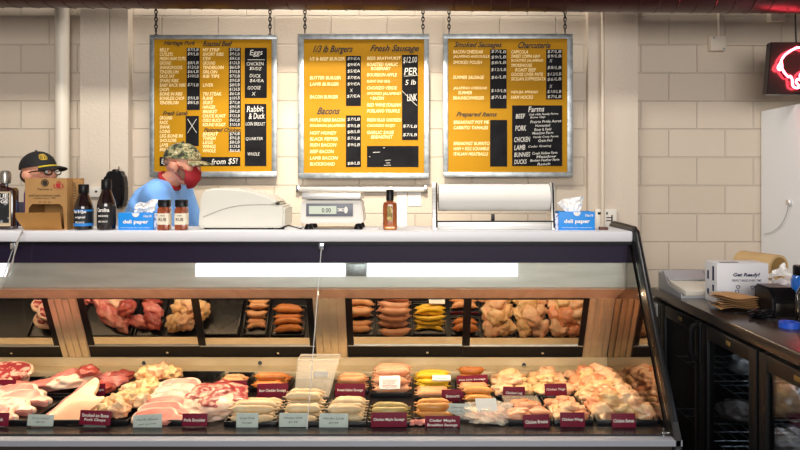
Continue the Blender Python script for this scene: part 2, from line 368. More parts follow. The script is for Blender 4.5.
board('mustard yellow chalk menu board listing charcuterie and farms, hung above the paper roll', 443, 572.5, 34, 177, 448, 567, 39, 172,
  [(490, 506.5, 49.5, 108.5), (546, 562, 49.5, 99.5), (490, 507, 120, 166.5), (512, 562, 105.5, 166)],
  [('Smoked Sausages', 454, 502, 42, 49), ('Charcuterie', 518, 550.5, 42, 48.5), ('Prepared Items', 456, 497, 112, 118)],
  [(s, x0, x1, y) for s, x0, x1, y in [('BACON CHEDDAR', 453, 483, 52), ('JALAPENO ANDOUILLE', 453, 489.5, 57), ('SMOKED POLISH', 453, 482, 62.5), ('SUMMER SAUSAGE', 453, 484, 77.5), ('JALAPENO CHEDDAR', 453, 487, 88.5), ('SUMMER', 458, 472, 92.8), ('BRAUNSCHWEIGER', 453, 484, 98),
   ('CAPICOLA', 511, 528, 52), ('SWEET COPPA HAM', 511, 540, 56.5), ('ROASTED JALAPENO', 511, 543, 61), ('SMOKEHOUSE', 511, 532, 65.5), ('ROAST BEEF', 515, 536, 70), ('GOOSE LIVER PATE', 511, 543, 74.5), ('SICILIAN SOPPRESSATA', 511, 545.5, 79), ('NDUJA SPREAD', 511, 538, 92.5), ('HAM HOCKS', 511, 533, 97.3),
   ('BREAKFAST POT PIE', 453.5, 489, 122.3), ('CABRITO TAMALES', 453.5, 488, 127.7), ('BREAKFAST BURRITO', 453.5, 489.5, 143.5), ('HAM + EGG SCRAMBLE', 453.5, 489, 148.7), ('ITALIAN MEATBALLS', 453.5, 488, 154)]],
  PR(491, 506, [52, 57.5, 63, 70, 77.5, 91, 97.5], LB) + PR(547, 561, [52, 56.5, 68, 74.5, 79.5, 92, 97], LB) + [('X', 549, 552, 61), ('X', 549, 552, 86.5)],
  [('Farms', 528, 544, 106.5, 112), ('BEEF', 515.5, 525, 114, 118.5), ('PORK', 515, 526, 125.5, 131), ('CHICKEN', 514, 530, 137, 142), ('LAMB', 514, 525, 145, 150), ('BUNNIES', 514, 530, 152.3, 156.8), ('DUCKS', 514, 526.5, 159.5, 164)]
  + [(s, x0, x1, y-1.3, y+1.3) for s, x0, x1, y in [('Oak Hills Family Farms', 529, 558, 114.5), ('Bone Gap', 530, 545, 117.5), ('Prairie Pride Acres', 530, 561, 121.5), ('Homestead', 535, 550, 125.5), ('River & Field', 534, 551, 129.5), ('Meadow Farm', 532, 553, 133), ('Family Coop Farms', 533, 558, 137), ('Grain Fed', 538, 552, 140.5), ('Cedar Grazing', 528, 551, 146.5), ('Creek Hollow Farm', 532, 557, 153), ('Meadow', 536, 556, 156.5), ('Broken Feather Farm', 530, 559, 160), ('Ranch', 537, 550, 164)]])

# neon sign
t = thing('neon_sign', 'dark neon sign with glowing white and red bison head outline at the upper right', 'neon sign', (X(805, 4.5), 4.5, Z(95, 4.5)))
MB().prism([(X(771, 4.5), Z(42, 4.5)), (X(850, 4.5), Z(42, 4.5)), (X(850, 4.5), Z(95, 4.5)), (X(767, 4.5), Z(94, 4.5))], 'y', 4.5, 4.56, .004).build('sign_box', mat('dark_acrylic', '1a0a0e', .2), t)
def P(l, d=4.47): return [W(a, b, d) for a, b in l]
def smoothpath(p, n=4):
    p = [Vector(q) for q in p]; out = []
    for i in range(len(p)-1):
        a, b, c, d = p[max(i-1, 0)], p[i], p[i+1], p[min(i+2, len(p)-1)]
        for k in range(n):
            u = k/n; out.append(.5*((2*b)+(c-a)*u+(2*a-5*b+4*c-d)*u*u+(3*b-a-3*c+d)*u**3))
    return out+[p[-1]]
M_neon = mat('neon_tube', 'ffd8dc', .3, emit='ff4050', es=45)
for l in ([(812, 52), (800, 47.5), (793, 49.5), (786, 54), (782, 59), (780.5, 63), (779, 65), (778, 68), (780, 70), (782, 67), (781.5, 62)], [(781, 66), (784, 72), (788.5, 77), (790, 76), (792, 79), (793, 86), (797, 88), (799, 86), (796, 82), (798, 79), (802, 81), (800, 75), (806, 70), (812, 66)], [(812, 88), (804, 84), (800, 88)]):
    MB().tube(smoothpath(P(l)), .0065, 8).build('neon_tube', M_neon, t)
MB().box(W(793, 93, 4.496), (X(826, 4.49), 4.5, Z(92, 4.49))).tube([(X(785, 4.5), 4.5, Z(78, 4.5)), (X(785, 4.5), 4.47, Z(75, 4.5))], .004).build('tube_support', M_black, t)
tag(MB().tube([(X(797, 4.55), 4.56, Z(43, 4.55)), (X(797, 4.55), 4.57, Z(20, 4.55)), (X(797.5, 4.55), 4.58, Z(-40, 4.55))], .005).build('power_cord', M_black), 'black power cord rising from the top of the neon sign', 'cord')

# wall rail, notes, plates
t = thing('wall_rail', 'long stainless steel rail with end brackets on the wall under the middle menu board', 'rail', (X(362, 5), 5.0, Z(192, 5)))
MB().box(W(299, 192, 4.99), (X(426, 4.99), 5.02, Z(187, 4.99)), .004).build('bar', M_steel, t)
for px in (297.5, 425.5): MB().box(W(px-1.5, 192.5, 4.98), (X(px+1.5, 4.98), 5.04, Z(185, 4.98)), .003).build('bracket', M_chrome, t)
def flat(name, px0, px1, py0, py1, d, m, lb, cat, th=.003, extra=None):
    o = MB().box((X(px0, d), d-th, Z(py1, d)), (X(px1, d), d, Z(py0, d))).build(name, m, None); tag(o, lb, cat)
    return o
flat('paper_sheet', 397, 407, 190, 229, 5.035, M_paper, 'tall white sheet of paper on the wall behind the amber bottle', 'paper')
flat('paper_note', 408, 421, 190, 206, 5.035, M_paper, 'small square white note on the wall hanging from the rail right end', 'paper')
def plate(px0, px1, py0, py1, lb, slots, d=4.94):
    t = thing('wall_plate', lb, 'wall plate', (X((px0+px1)/2, d), d, Z(py1, d)))
    MB().box((X(px0, d), d-.006, Z(py1, d)), (X(px1, d), d+.02, Z(py0, d)), .003).build('cover', M_offw, t)
    m = MB()
    for (a, b, q0, q1) in slots: m.box((X(a, d), d-.009, Z(q1, d)), (X(b, d), d-.005, Z(q0, d)), .001)
    m.build('socket', M_dk, t)
plate(595.5, 602.8, 209, 228, 'narrow white switch plate left of the conduit beside the paper box', [(597.5, 600.5, 212, 214.5)])
plate(604, 616.5, 209, 229, 'wide white outlet plate right of the conduit behind the case corner', [(606, 607.5, 212, 214.5), (606, 612, 217, 218), (606, 612, 220, 221), (611, 612.3, 215, 222)], 4.93)
plate(90, 101, 187, 197, 'small white wall plate with a dark dot behind the dark sauce bottles', [(95.5, 97.5, 190.5, 192.5)], 4.94)
t = thing('black_hat', 'black rounded hat hanging on the wall behind the taller sauce bottle', 'hat', (X(117, 4.9), 4.88, Z(209, 4.9)))
pts = [W(a, b, 4.88) for a, b in [(103.5, 184), (106, 175), (112, 169.5), (119, 169), (124, 174), (126, 186), (125.5, 202), (122, 209), (116, 208), (113, 200), (111, 192), (105, 191)]]
MB().prism([(p.x, p.z) for p in pts], 'y', 4.84, 4.94, .018).build('crown', M_black, t)
MB().tube([W(119, 172, 4.9), W(119, 167, 4.93), W(119, 167, 5.04)], .005).build('hook', M_chrome, t)
# big white refrigerator at right
t = thing('white_refrigerator', 'tall white refrigerator cabinet standing against the wall beyond the black counter', 'refrigerator', (2.95, 4.6, 0))
MB().box((2.52, 4.1, 0), (3.5, 5.03, 1.985), .01).build('body', mat('white_fridge', 'e8ebf0', .35, bump=.03), t)
MB().tube(smoothpath([W(a, b, 2.51*F/(a-PX)) for a, b in [(788, 202), (787, 212), (781, 225), (772, 232), (764, 234)]]), .002, 6).build('cable', M_galv, t)
MB().box((2.5, 4.62, Z(205, 4.64)), (2.53, 4.66, Z(200, 4.64)), .003).build('cable_clip', M_chrome, t)
# ------------------------------------------------------------------ service deli case
XL, XR = -3.34, 1.06            # inside ends
TOPZ = 1.247; DECK = .455
GT, GB = Vector((0, 3.335, 1.19)), Vector((0, 2.85, .462))     # glass top and bottom (y, z)
case = thing('deli_case', 'long glass-fronted refrigerated deli case with white top, full of meat', 'deli case', ((XL+XR)/2, 3.35, 0))
M_top = mat('case_white_top', 'e0e1e6', .35)
M_rail = mat('grey_rail', 'a0a5b0', .45, .3)
M_ledge = mat('warm_lit_steel', 'e6d6bc', .36, .75, 'decdb0', 5, stretch=(1, 1, 6), bump=.04, bscale=30)  # steel posts, warm case light tinted into the base colour
M_riser = mat('warm_lit_riser_steel', 'ecdab6', .42, .4, 'e0cca4', 6)  # steel too, its gold tint stands in for warm light
MB().box((XL, 3.325, 1.195), (XR, 3.70, TOPZ), .012).build('top_shelf', M_top, case)
MB().box((XL, 3.33, 1.183), (XR, 3.40, 1.1945)).build('top_gasket', M_black, case)
MB().prism([(3.40, 1.195), (3.40, 1.087), (3.425, 1.087), (3.425, .965), (3.44, .955), (3.60, .885), (3.64, .885), (3.64, 1.195)], 'x', XL, XR).build('light_canopy', mat('canopy_steel', 'd2d4cc', .4, .5, 'c2c4bc', 3, stretch=(1, 1, 8)), case)
MB().box((XL, 3.392, 1.089), (XR, 3.3995, 1.183)).build('canopy_front_panel', mat('reflection_purple_panel', '2e2442', .35, spec=.25), case)  # dark panel, with the ceiling's purple reflection in the glass painted in
MB().prism([(3.436, .952), (3.60, .880), (3.60, .884), (3.44, .955)], 'x', XL, XR).build('canopy_underside', mat('reflection_tinted_steel', 'f2d2c0', .35, .3, 'e6c0ac', 4, stretch=(6, 1, 1)), case)  # plain stainless; the meat's pinkish reflection is put into its colour
M_lamp = mat('lamp_tube', 'ffffff', .4, emit='f3f6ff', es=1.6)
for (a, b) in ((XL, X(5, 3.4)), (X(195, 3.4), X(345, 3.4)), (X(367, 3.4), X(518, 3.4))):
    MB().box((a, 3.402, 1.020), (b, 3.424, 1.083), .004).build('lamp_tube', M_lamp, case)
MB().box((X(346, 3.4), 3.404, 1.022), (X(366, 3.4), 3.4245, 1.082), .003).build('lamp_holder', M_galv, case)
MB().box((XL, 2.86, DECK-.03), (XR, 3.78, DECK)).build('deck', M_black, case)
MB().prism([(3.745, DECK), (3.745, .540), (3.80, .540), (3.80, DECK)], 'x', XL, XR).build('rear_riser', M_riser, case)
MB().box((XL, 3.625, DECK), (XR, 3.7445, DECK+.042), .003).build('rear_ledge', M_riser, case)
m = MB()
for px, py in ((8, 365), (144, 364), (260, 364), (524, 366)): m.tube([W(px, py-1, 3.742), W(px, py-1, 3.746)], .011, 12)
m.build('riser_hole', M_black, case)
MB().prism([(2.80, .424), (2.80, .446), (2.808, .449), (2.845, .449), (2.845, .424)], 'x', XL, XR+.03).build('front_rail', M_rail, case)
MB().box((XL, 2.846, .42), (XR, 2.93, .4565)).build('front_lip', mat('black_lip', '19181b', .25), case)
MB().box((XL, 2.83, .08), (XR+.03, 2.86, .415)).build('kick_panel', mat('dark_brown_panel', '2a211c', .5), case)
MB().box((XL, 2.9, 0), (XR, 3.95, .08)).build('toe_base', M_black, case)
MB().box((XL, 3.90, .08), (XR, 3.93, .9)).box((XL, 3.65, .88), (XR, 3.93, .905)).build('rear_panel', M_steel, case)
EP = [(2.80, .0), (2.80, .455), (3.315, 1.25), (3.345, 1.262), (3.72, 1.262), (3.93, .92), (3.93, 0)]
for a, b in ((XR, XR+.028), (XL-.03, XL)): MB().prism(EP, 'x', a, b, .004).build('end_panel', M_black, case)
MB().prism([(2.90, .46), (3.36, 1.17), (3.39, 1.17), (3.42, .96), (3.6, .88), (3.74, .54), (3.74, .46)], 'x', XR-.006, XR-.0005).build('end_mirror', mat('end_mirror', '8f8176', .06, 1), case)
tr = MB().tube([(XR+.014, 2.84, .51), (XR+.014, 3.31, 1.235), (XR+.014, 3.345, 1.256), (XR+.014, 3.66, 1.262), (XR+.008, 3.70, 1.266)], [.012, .012, .014, .014, .008], 10)
tr.build('corner_trim', mat('worn_black_trim', '2a2a2c', .3, .5), case)
# rear doors lean forward at the top
def rear(p, s, off=0):  # point on the leaning rear plane: x, fraction up, offset towards the front
    y = 3.765 + (3.600-3.765)*s; z = .541 + (.885-.541)*s
    n = Vector((0, -.344, -.165)).normalized()
    return Vector((p, y, z)) + n*off
def slab(m, x0, x1, s0, s1, o0, o1):
    t = bmesh.new(); v = [t.verts.new(rear(x, s, o)) for o in (o0, o1) for x, s in ((x0, s0), (x1, s0), (x1, s1), (x0, s1))]
    for f in ((0, 1, 2, 3), (7, 6, 5, 4), (0, 4, 5, 1), (1, 5, 6, 2), (2, 6, 7, 3), (3, 7, 4, 0)): t.faces.new([v[i] for i in f])
    bmesh.ops.recalc_face_normals(t, faces=t.faces); m.add(t); return m
posts = [(-1.86, -1.715), (-.50, -.335), (.925, 1.055)]
for a, b in posts:
    m = MB(); slab(m, a, b, 0, 1, -.01, .006)
    w3 = (b-a)/4
    for k in range(4): slab(m, a+k*w3+.004, a+(k+1)*w3-.004, 0, 1, .006, .012 if k % 2 else .018)
    m.build('rear_post', M_ledge, case)
for a, b in ((XL, -1.86), (-1.715, -.50), (-.335, .925)):
    mid = (a+b)/2
    for i, (p, q) in enumerate(((a+.002, mid+.012), (mid-.012, b-.002))):
        o = .004 if i else 0
        d = slab(MB(), p+.001, q-.001, .20, .985, o-.002, o+.002).build('rear_door_mirror', M_mirror, case)
        m = MB()
        slab(m, p, q, .0, .20, o-.004, o+.006); slab(m, p, p+.034, .20, 1, o-.004, o+.006); slab(m, q-.03, q, .20, 1, o-.004, o+.006); slab(m, p, q, .985, 1, o-.004, o+.006)
        m.build('door_frame', M_black, d)
        xx = (p+q)/2+.1
        slab(MB(), xx, xx+.012, .07, .10, o+.006, o+.009).build('lock', M_chrome, d)
        slab(MB(), p+.003, q-.003, .195, .21, o+.0005, o+.008).build('door_trim', M_steel, d)
# front glass sheets
gd = (GB-GT).normalized(); gn = Vector((0, gd.z, -gd.y))
if gn.y > 0: gn = -gn
for a, b in ((XL+.002, -1.882), (-1.878, -.422), (-.418, XR-.002)):
    pts = [GT, GB, GB+gn*.006, GT+gn*.006]
    g = MB().prism([(p.y, p.z) for p in pts], 'x', a, b).build('front_glass', M_glass, case, False)
for x in (-1.88, -.42):
    p = GT+gd*.015
    MB().box((x-.012, p.y-.016, p.z-.02), (x+.012, p.y+.006, p.z+.014), .004).build('glass_clip', M_chrome, case)
    MB().tube([(x, (GT+gd*.03+gn*.003).y, (GT+gd*.03).z), (x, (GT+gd*.86+gn*.003).y, (GT+gd*.86).z)], .0022, 6).build('glass_seam', film('seam_silicone', 'd8dcdc', .55, .2, 0), case)
p = GB + gn*.008
MB().box((1.0, 2.832, .462), (1.05, 2.842, .466)).box((1.024, 2.834, .453), (1.03, 2.842, .482)).build('glass_bracket', M_chrome, case)
for i in range(2):
    L = area('case_light', ((-2.0, .0)[i], 3.37, .945), ((-2.0, .0)[i], 3.10, .45), 2.0, .05, 13.5, 'ffd8ac')
    L.data.spread = math.radians(165)
cord = smoothpath([W(22, 232, 3.30), W(20, 236, 3.28), W(12, 262, 3.18), W(4, 282, 3.11), W(-6, 300, 3.02)])
m = MB().tube(cord, .0025, 6)
m.tube([p+Vector((.006*math.sin(i*.9), 0, .006*math.cos(i*.9)))for i, p in enumerate(cord)], .0025, 6)
tag(m.build('twisted_cord', mat('cord_grey', '8b857c', .5)), 'thin twisted cord hanging over the front glass at the left end of the case', 'cord')

# ------------------------------------------------------------------ meat
T = DECK
def colmat(name, a, b, sc=14, **k): return mat(name, a, .42, col2=b, scale=sc, sss=.12, coat=.25, bump=.25, bscale=35, **k)
SA = dict(pale=colmat('sausage_pale', 'dcc8a4', 'cfae84'), pink=colmat('sausage_pink', 'd9a380', 'cf8d68'), orange=colmat('sausage_orange', 'd0843c', 'bf6a28'),
          yellow=colmat('sausage_yellow', 'f2c818', 'e4b414'), green=colmat('sausage_olive', 'c4ac6a', 'a8945a'), gold=colmat('sausage_gold', 'd99c4c', 'cc8440'), peach=colmat('sausage_peach', 'dba472', 'cf8f60'))
def sausage(m, L, r, bend, seed):
    rnd = random.Random(seed); n = 14; pts = []; R = []
    for i in range(n+1):
        u = i/n*2-1
        pts.append((u*L/2, bend*(1-u*u)+rnd.uniform(-.001, .001), rnd.uniform(-.0008, .0008)))
        R.append(r*max(.12, (1-abs(u)**7))*(1+.05*math.sin(i*1.7+seed)))
    a = Vector(pts[0]); b = Vector(pts[-1])
    pts = [a+Vector((-.010, -.002, .002))]+pts+[b+Vector((.010, -.002, .002))]; R = [r*.16]+R+[r*.16]
    return MB().tube(pts, R, 12)
PROT = {}
def sproto(kind, L, r, v):
    key = (kind, L, r, v)
    if key not in PROT:
        m = sausage(None, L, r, [.012, -.006, .02][v], v+3)
        me = bpy.data.meshes.new('sausage')
        for f in m.bm.faces: f.smooth = True
        m.bm.to_mesh(me); m.bm.free(); me.materials.append(SA[kind]); PROT[key] = me
    return PROT[key]
def tray(x0, x1, y0, y1, lb, h=.022, m=None):
    m = m or M_blackpl
    b = MB(); w = .006
    b.prism([(x0+.01, y0+.01), (x1-.01, y0+.01), (x1-.01, y1-.01), (x0+.01, y1-.01)], 'z', T+.0006, T+.006)
    for (p, q, r, s, ) in ((x0, y0, x1, y0+w), (x0, y1-w, x1, y1), (x0, y0+w, x0+w, y1-w), (x1-w, y0+w, x1, y1-w)):
        b.box((p, q, T+.001), (r, s, T+h), .002)
    return tag(b.build('meat_tray', m), lb, 'tray')
def pile(kind, x0, x1, y0, y1, layers, r, lb, grp, ang=0, z=None):
    """sausages lying along X, stacked in layers"""
    z0 = (T+.007 if z is None else z)+r; L = (x1-x0)-.02; k = 0
    step = 2.03*r
    n = int((y1-y0)/step)
    for q in range(layers):
        c = n-q
        for i in range(c if q == 0 else max(2, int(c*(.62 if layers < 3 else .8)))):
            if q == layers-1 and layers > 1 and random.random() < .15: continue
            o = bpy.data.objects.new('sausage', sproto(kind, round(L, 3), r, k % 3)); C.objects.link(o); k += 1
            yy = (y0+y1)/2 + (i-(c-1)/2)*step
            o.location = ((x0+x1)/2+random.uniform(-.008, .008), yy, z0+q*1.72*r+random.uniform(-.001, .001))
            o.rotation_euler = (random.uniform(0, 6.28) if 0 else 0, random.uniform(-.02, .02), ang+random.uniform(-.09, .09)+(PI if random.random() < .5 else 0))
            tag(o, lb, 'sausage', grp)
def blobmesh(sz, seed, amp=.25, fr=1.6, sub=4, fold=0):
    m = MB().ball((0, 0, 0), 1, sub); o = Vector((seed*5.3, seed*2.1, seed*8.7))
    for v in m.bm.verts:
        p = v.co.copy(); d = noise.noise(p*fr+o)*amp*2 + noise.noise(p*fr*2.7+o)*amp*.7
        if fold: d += abs(noise.noise(p*1.1+o*2))*-fold
        p *= (1+d)
        p.z = p.z if p.z > -.55 else -.55+(p.z+.55)*.15
        v.co = Vector((p.x*sz[0], p.y*sz[1], p.z*sz[2]))
    return m
M_chick = mat('chicken_skin', 'eac8a0', .42, col2='dc9f78', scale=16, sss=.15, coat=.35, bump=.35, bscale=45)
M_chick2 = mat('chicken_yellow_skin', 'e8c896', .42, col2='d8a46c', scale=18, sss=.15, coat=.35, bump=.35, bscale=45)
M_breast = mat('chicken_breast_meat', 'e2a077', .38, col2='d98a62', scale=12, sss=.15, coat=.4, bump=.2, bscale=30)
M_fat = mat('meat_fat', 'efd6c2', .4, col2='e8bca4', scale=20, sss=.15, coat=.3, bump=.2, bscale=40)
M_red = mat('marbled_beef', '9c3036', .35, col2='eab8a8', scale=30, detail=7, lo=.50, hi=.60, sss=.1, coat=.4, bump=.25, bscale=50)
M_darkred = mat('dark_red_meat', '8e2c28', .35, col2='b8584a', scale=20, detail=5, sss=.1, coat=.4, bump=.2, bscale=40)
M_pork = mat('pork_meat', 'cc726c', .36, col2='e8aa9c', scale=12, detail=5, lo=.45, hi=.7, sss=.12, coat=.4, bump=.2, bscale=40)
M_skin = mat('pork_skin', 'ecc4a4', .4, col2='e4b090', scale=6, sss=.15, coat=.2, bump=.15, bscale=30)
def lump(name, cat, m, c, sz, seed, lb, grp=None, rot=0, amp=.22, fr=1.5, fold=0, tilt=0, sub=4):
    b = blobmesh(sz, seed, amp, fr, sub, fold)
    b.bm.transform(Matrix.Translation(c) @ Euler((tilt, 0, rot)).to_matrix().to_4x4())
    return tag(b.build(name, m, angle=100), lb, cat, grp)
def steak(name, cat, pts, y0, th, m, mf, c, rot, lb, grp=None, tilt=0, seed=0, rim=.012, ns=.004, z=0):
    """flat cut: a meat slab (outline pts in its own XY plane) with a fat rim part"""
    t = thing(name, lb, cat, c, grp); P_ = smoothpath([(Vector((*p, 0))) for p in pts+[pts[0]]], 5)[:-1]
    cen = sum(P_, Vector())/len(P_); R = Matrix.Translation(c) @ Euler((tilt, 0, rot)).to_matrix().to_4x4()
    def slabm(sc, z0, z1):
        q = MB(); q.prism([((cen+(p-cen)*sc).x, (cen+(p-cen)*sc).y) for p in P_], 'z', z0, z1, min(.005, th*.3))
        bmesh.ops.triangulate(q.bm, faces=[f for f in q.bm.faces if len(f.verts) > 6]); bmesh.ops.subdivide_edges(q.bm, edges=[e for e in q.bm.edges if e.calc_length() > .03], cuts=2, use_grid_fill=True)
        q.distort(ns, 22, seed); q.bm.transform(R); return q
    slabm(1.0, 0, th).build('lean_meat', m, t)
    k0 = int(len(P_)*.42); arc = (P_+P_)[k0:k0+int(len(P_)*.62)]; q = MB().tube([p+Vector((0, 0, th*.5)) for p in arc], [th*.2]+[th*.34+rim*.4]*(len(arc)-2)+[th*.2], 10); q.distort(ns, 22, seed+1); q.bm.transform(R)
    q.build('fat_strip', mf, t)
    return t
def drum(m, c, L, r, rot, lb, grp, seed):
    """a leg piece: fat thigh end tapering to the bone"""
    b = MB().tube([(-L/2, 0, 0), (-L*.42, 0, 0), (-L*.25, 0, 0), (0, .004, 0), (L*.2, .006, 0), (L*.36, 0, 0), (L*.48, -.004, 0), (L/2, -.004, 0)], [r*.3, r*.8, r, r*.86, r*.55, r*.36, r*.42, r*.2], 14)
    bmesh.ops.subdivide_edges(b.bm, edges=list(b.bm.edges), cuts=1, use_grid_fill=True)
    b.distort(.006, 30, seed); b.bm.transform(Matrix.Translation(c) @ Euler((0, random.uniform(-.1, .1), rot)).to_matrix().to_4x4())
    return tag(b.build('chicken_leg', m), lb, 'chicken leg', grp)

FY0, FY1, BY0, BY1 = 2.955, 3.275, 3.335, 3.61
def cx(px, d): return X(px, d)
# --- sausages, front row
def fr(a, b, kind, where, **k):
    x0, x1 = X(a, 3.0), X(b, 3.0)
    tray(x0-.004, x1+.004, FY0-.005, FY1, 'shallow black tray under the '+where)
    pile(kind, x0+.004, x1-.004, FY0+.004, FY1-.01, k.get('layers', 3), .0165, where.replace('sausages', 'sausage').replace('pile of ', 'one of ')+', indistinguishable from its neighbours', where)
def pl(kind, x0, x1, y0, y1, layers, r, color, where, tr=True):
    if tr: tray(x0-.006, x1+.006, y0-.008, y1+.006, 'black tray under the %s sausages %s' % (color, where.replace('clear plastic ', '')))
    pile(kind, x0, x1, y0, y1, layers, r, '%s sausage %s' % (color, where), '%s sausages %s' % (color, where))
pl('pale', -.775, -.565, 2.945, 3.215, 2, .019, 'pale', 'in front row right of the marbled roast')
pl('pale', -.55, -.375, 2.945, 3.215, 3, .0185, 'pale', 'in the front row before the clear plastic bin')
pl('pale', -.36, -.19, 2.945, 3.215, 2, .019, 'pale beige', 'in front row below the Sweet Italian tag')
pl('green', -.175, 0.0, 2.945, 3.13, 2, .018, 'olive beige', 'behind the front Chicken Maple tag')
pl('gold', .02, .185, 2.99, 3.19, 2, .0185, 'golden', 'in the front row behind the two-line tag')
# back row
pl('orange', -.775, -.60, 3.42, 3.595, 2, .021, 'orange smoked', 'in the back row left of the clear plastic bin')
pl('peach', -.36, -.205, 3.38, 3.60, 2, .019, 'peach coloured', 'in the back row right of the clear plastic bin')
pl('pink', -.185, .005, 3.34, 3.60, 3, .021, 'thick pink', 'in back row under the paper packet')
pl('yellow', .025, .20, 3.41, 3.595, 3, .0135, 'bright yellow', 'in back row under a white label')
pl('peach', .025, .20, 3.27, 3.39, 1, .0195, 'light peach', 'in front of the bright yellow ones')
pl('orange', .235, .385, 3.50, 3.60, 2, .020, 'plump orange', 'at the back right of the yellow ones')
pl('peach', .235, .395, 3.32, 3.46, 1, .021, 'long pinkish', 'behind the golden brown ones')
pl('gold', .235, .385, 3.19, 3.29, 2, .0185, 'golden brown', 'just behind the clear plastic bag')
# small loose pieces at the front
for i in range(6):
    lump('meat_scrap', 'sausage meat', M_pork, (X(412+i*4, 2.95), 2.945+.012*(i % 2), T+.012), (.013, .014, .012), i+40, 'small pale pink meat piece in the loose heap left of the two-line tag', 'small meat pieces at the front')
# packets and bag
def packet(name, x0, x1, y0, y1, z0, th, m, lb, cat, rot=(0, 0, 0), lines=3, red=False, crink=.003):
    t = thing(name, lb, cat, ((x0+x1)/2, (y0+y1)/2, z0))
    w_, d_ = (x1-x0), (y1-y0); M4 = Matrix.Translation(((x0+x1)/2, (y0+y1)/2, z0+th/2)) @ Euler(rot).to_matrix().to_4x4()
    b = MB().box((-w_/2, -d_/2, -th/2), (w_/2, d_/2, th/2), th*.3); bmesh.ops.subdivide_edges(b.bm, edges=[e for e in b.bm.edges if e.calc_length() > .02], cuts=4, use_grid_fill=True)
    b.distort(crink, 25, 3); b.bm.transform(M4); b.build('packet_body', m, t)
    l = MB()
    for i in range(lines): l.box((-w_*.36, -d_*(.3-.22*i)-.0012, th/2+.002), (w_*(.36-.1*(i % 2)), -d_*(.3-.22*i)+.0012, th/2+.0035))
    l.bm.transform(M4); l.build('printing', mat('red_print', 'b8483c', .6) if red else mat('grey_print', '8d9496', .6), t)
packet('paper_packet', X(379, 3.3), X(400, 3.3), 3.30, 3.365, T+.066, .010, M_paper, 'white printed paper packet lying on the thick pink sausages', 'packet', (.9, 0, .05), red=True)
packet('paper_label', X(432, 3.45), X(450, 3.45), 3.40, 3.44, T+.064, .008, M_paper, 'white paper label lying across the bright yellow sausages', 'label', (.35, 0, 0), lines=1)
t = thing('plastic_bag', 'crumpled clear plastic bag of pale meat with white label at the front', 'bag', (X(488, 3.0), 3.03, T))
blobmesh((.112, .085, .034), 12, .18, 2.2, 4).bm
b = blobmesh((.1, .075, .030), 12, .18, 2.2, 4); b.bm.transform(Matrix.Translation((X(489, 3.0), 3.035, T+.018))); b.build('meat_inside', M_fat, t)
b = blobmesh((.112, .09, .042), 15, .22, 3.2, 4); b.bm.transform(Matrix.Translation((X(489, 3.0), 3.035, T+.024))); b.build('clear_film', film('plastic_film', 'f0ece4', .38, .12, .8), t)
b = MB().box((-.045, -.03, -.001), (.045, .03, .001)); b.bm.transform(Matrix.Translation((X(486, 3.0), 2.99, T+.075)) @ Euler((.75, 0, .05)).to_matrix().to_4x4()); b.build('white_label', M_paper, t)
# clear plastic bin standing tilted
t = thing('plastic_bin', 'empty clear plastic bin standing tilted behind the pale sausages', 'bin', (X(315, 3.45), 3.45, T+.03))
def binpt(u, v, w): # u across, v up, w depth; wider at the top
    wx = .080+.018*v; y = 3.315+.075*v+w; return Vector((X(311, 3.3)+u*wx + .022*v, y, T+.008+v*.155))
mb = MB()
def quad(m, a, b, c, d, th=.003):
    t_ = bmesh.new(); n_ = ((b-a).cross(d-a)).normalized()*th; v = [t_.verts.new(p) for p in (a, b, c, d, a+n_, b+n_, c+n_, d+n_)]
    for f in ((3, 2, 1, 0), (4, 5, 6, 7), (0, 1, 5, 4), (1, 2, 6, 5), (2, 3, 7, 6), (3, 0, 4, 7)): t_.faces.new([v[i] for i in f])
    m.add(t_)
quad(mb, binpt(-1, 0, 0), binpt(1, 0, 0), binpt(1, 1, 0), binpt(-1, 1, 0)); quad(mb, binpt(-1, 0, .1), binpt(1, 0, .1), binpt(1, 1, .10), binpt(-1, 1, .10))
quad(mb, binpt(-1, 0, 0), binpt(-1, 1, 0), binpt(-1, 1, .10), binpt(-1, 0, .1)); quad(mb, binpt(1, 0, .1), binpt(1, 1, .10), binpt(1, 1, 0), binpt(1, 0, 0)); quad(mb, binpt(-1, 0, .1), binpt(1, 0, .1), binpt(1, 0, 0), binpt(-1, 0, 0))
M_bin = film('cloudy_plastic', 'e6e0d2', .22, .15, .1)
mb.build('bin_walls', M_bin, t)
MB().tube([binpt(-1, 1, 0), binpt(1, 1, 0), binpt(1, 1, .10), binpt(-1, 1, .10), binpt(-1, 1, 0)], .005, 8).tube([binpt(-1, .5, 0), binpt(1, .5, 0)], .002, 6).build('bin_rim', film('cloudy_plastic_rim', 'e6e2d6', .45, .15, .1), t)
a_ = binpt(0, .55, -.004); MB().box(a_-Vector((.005, .0015, 0)), a_+Vector((.062, .0015, .026))).build('bin_label', M_paper, t)

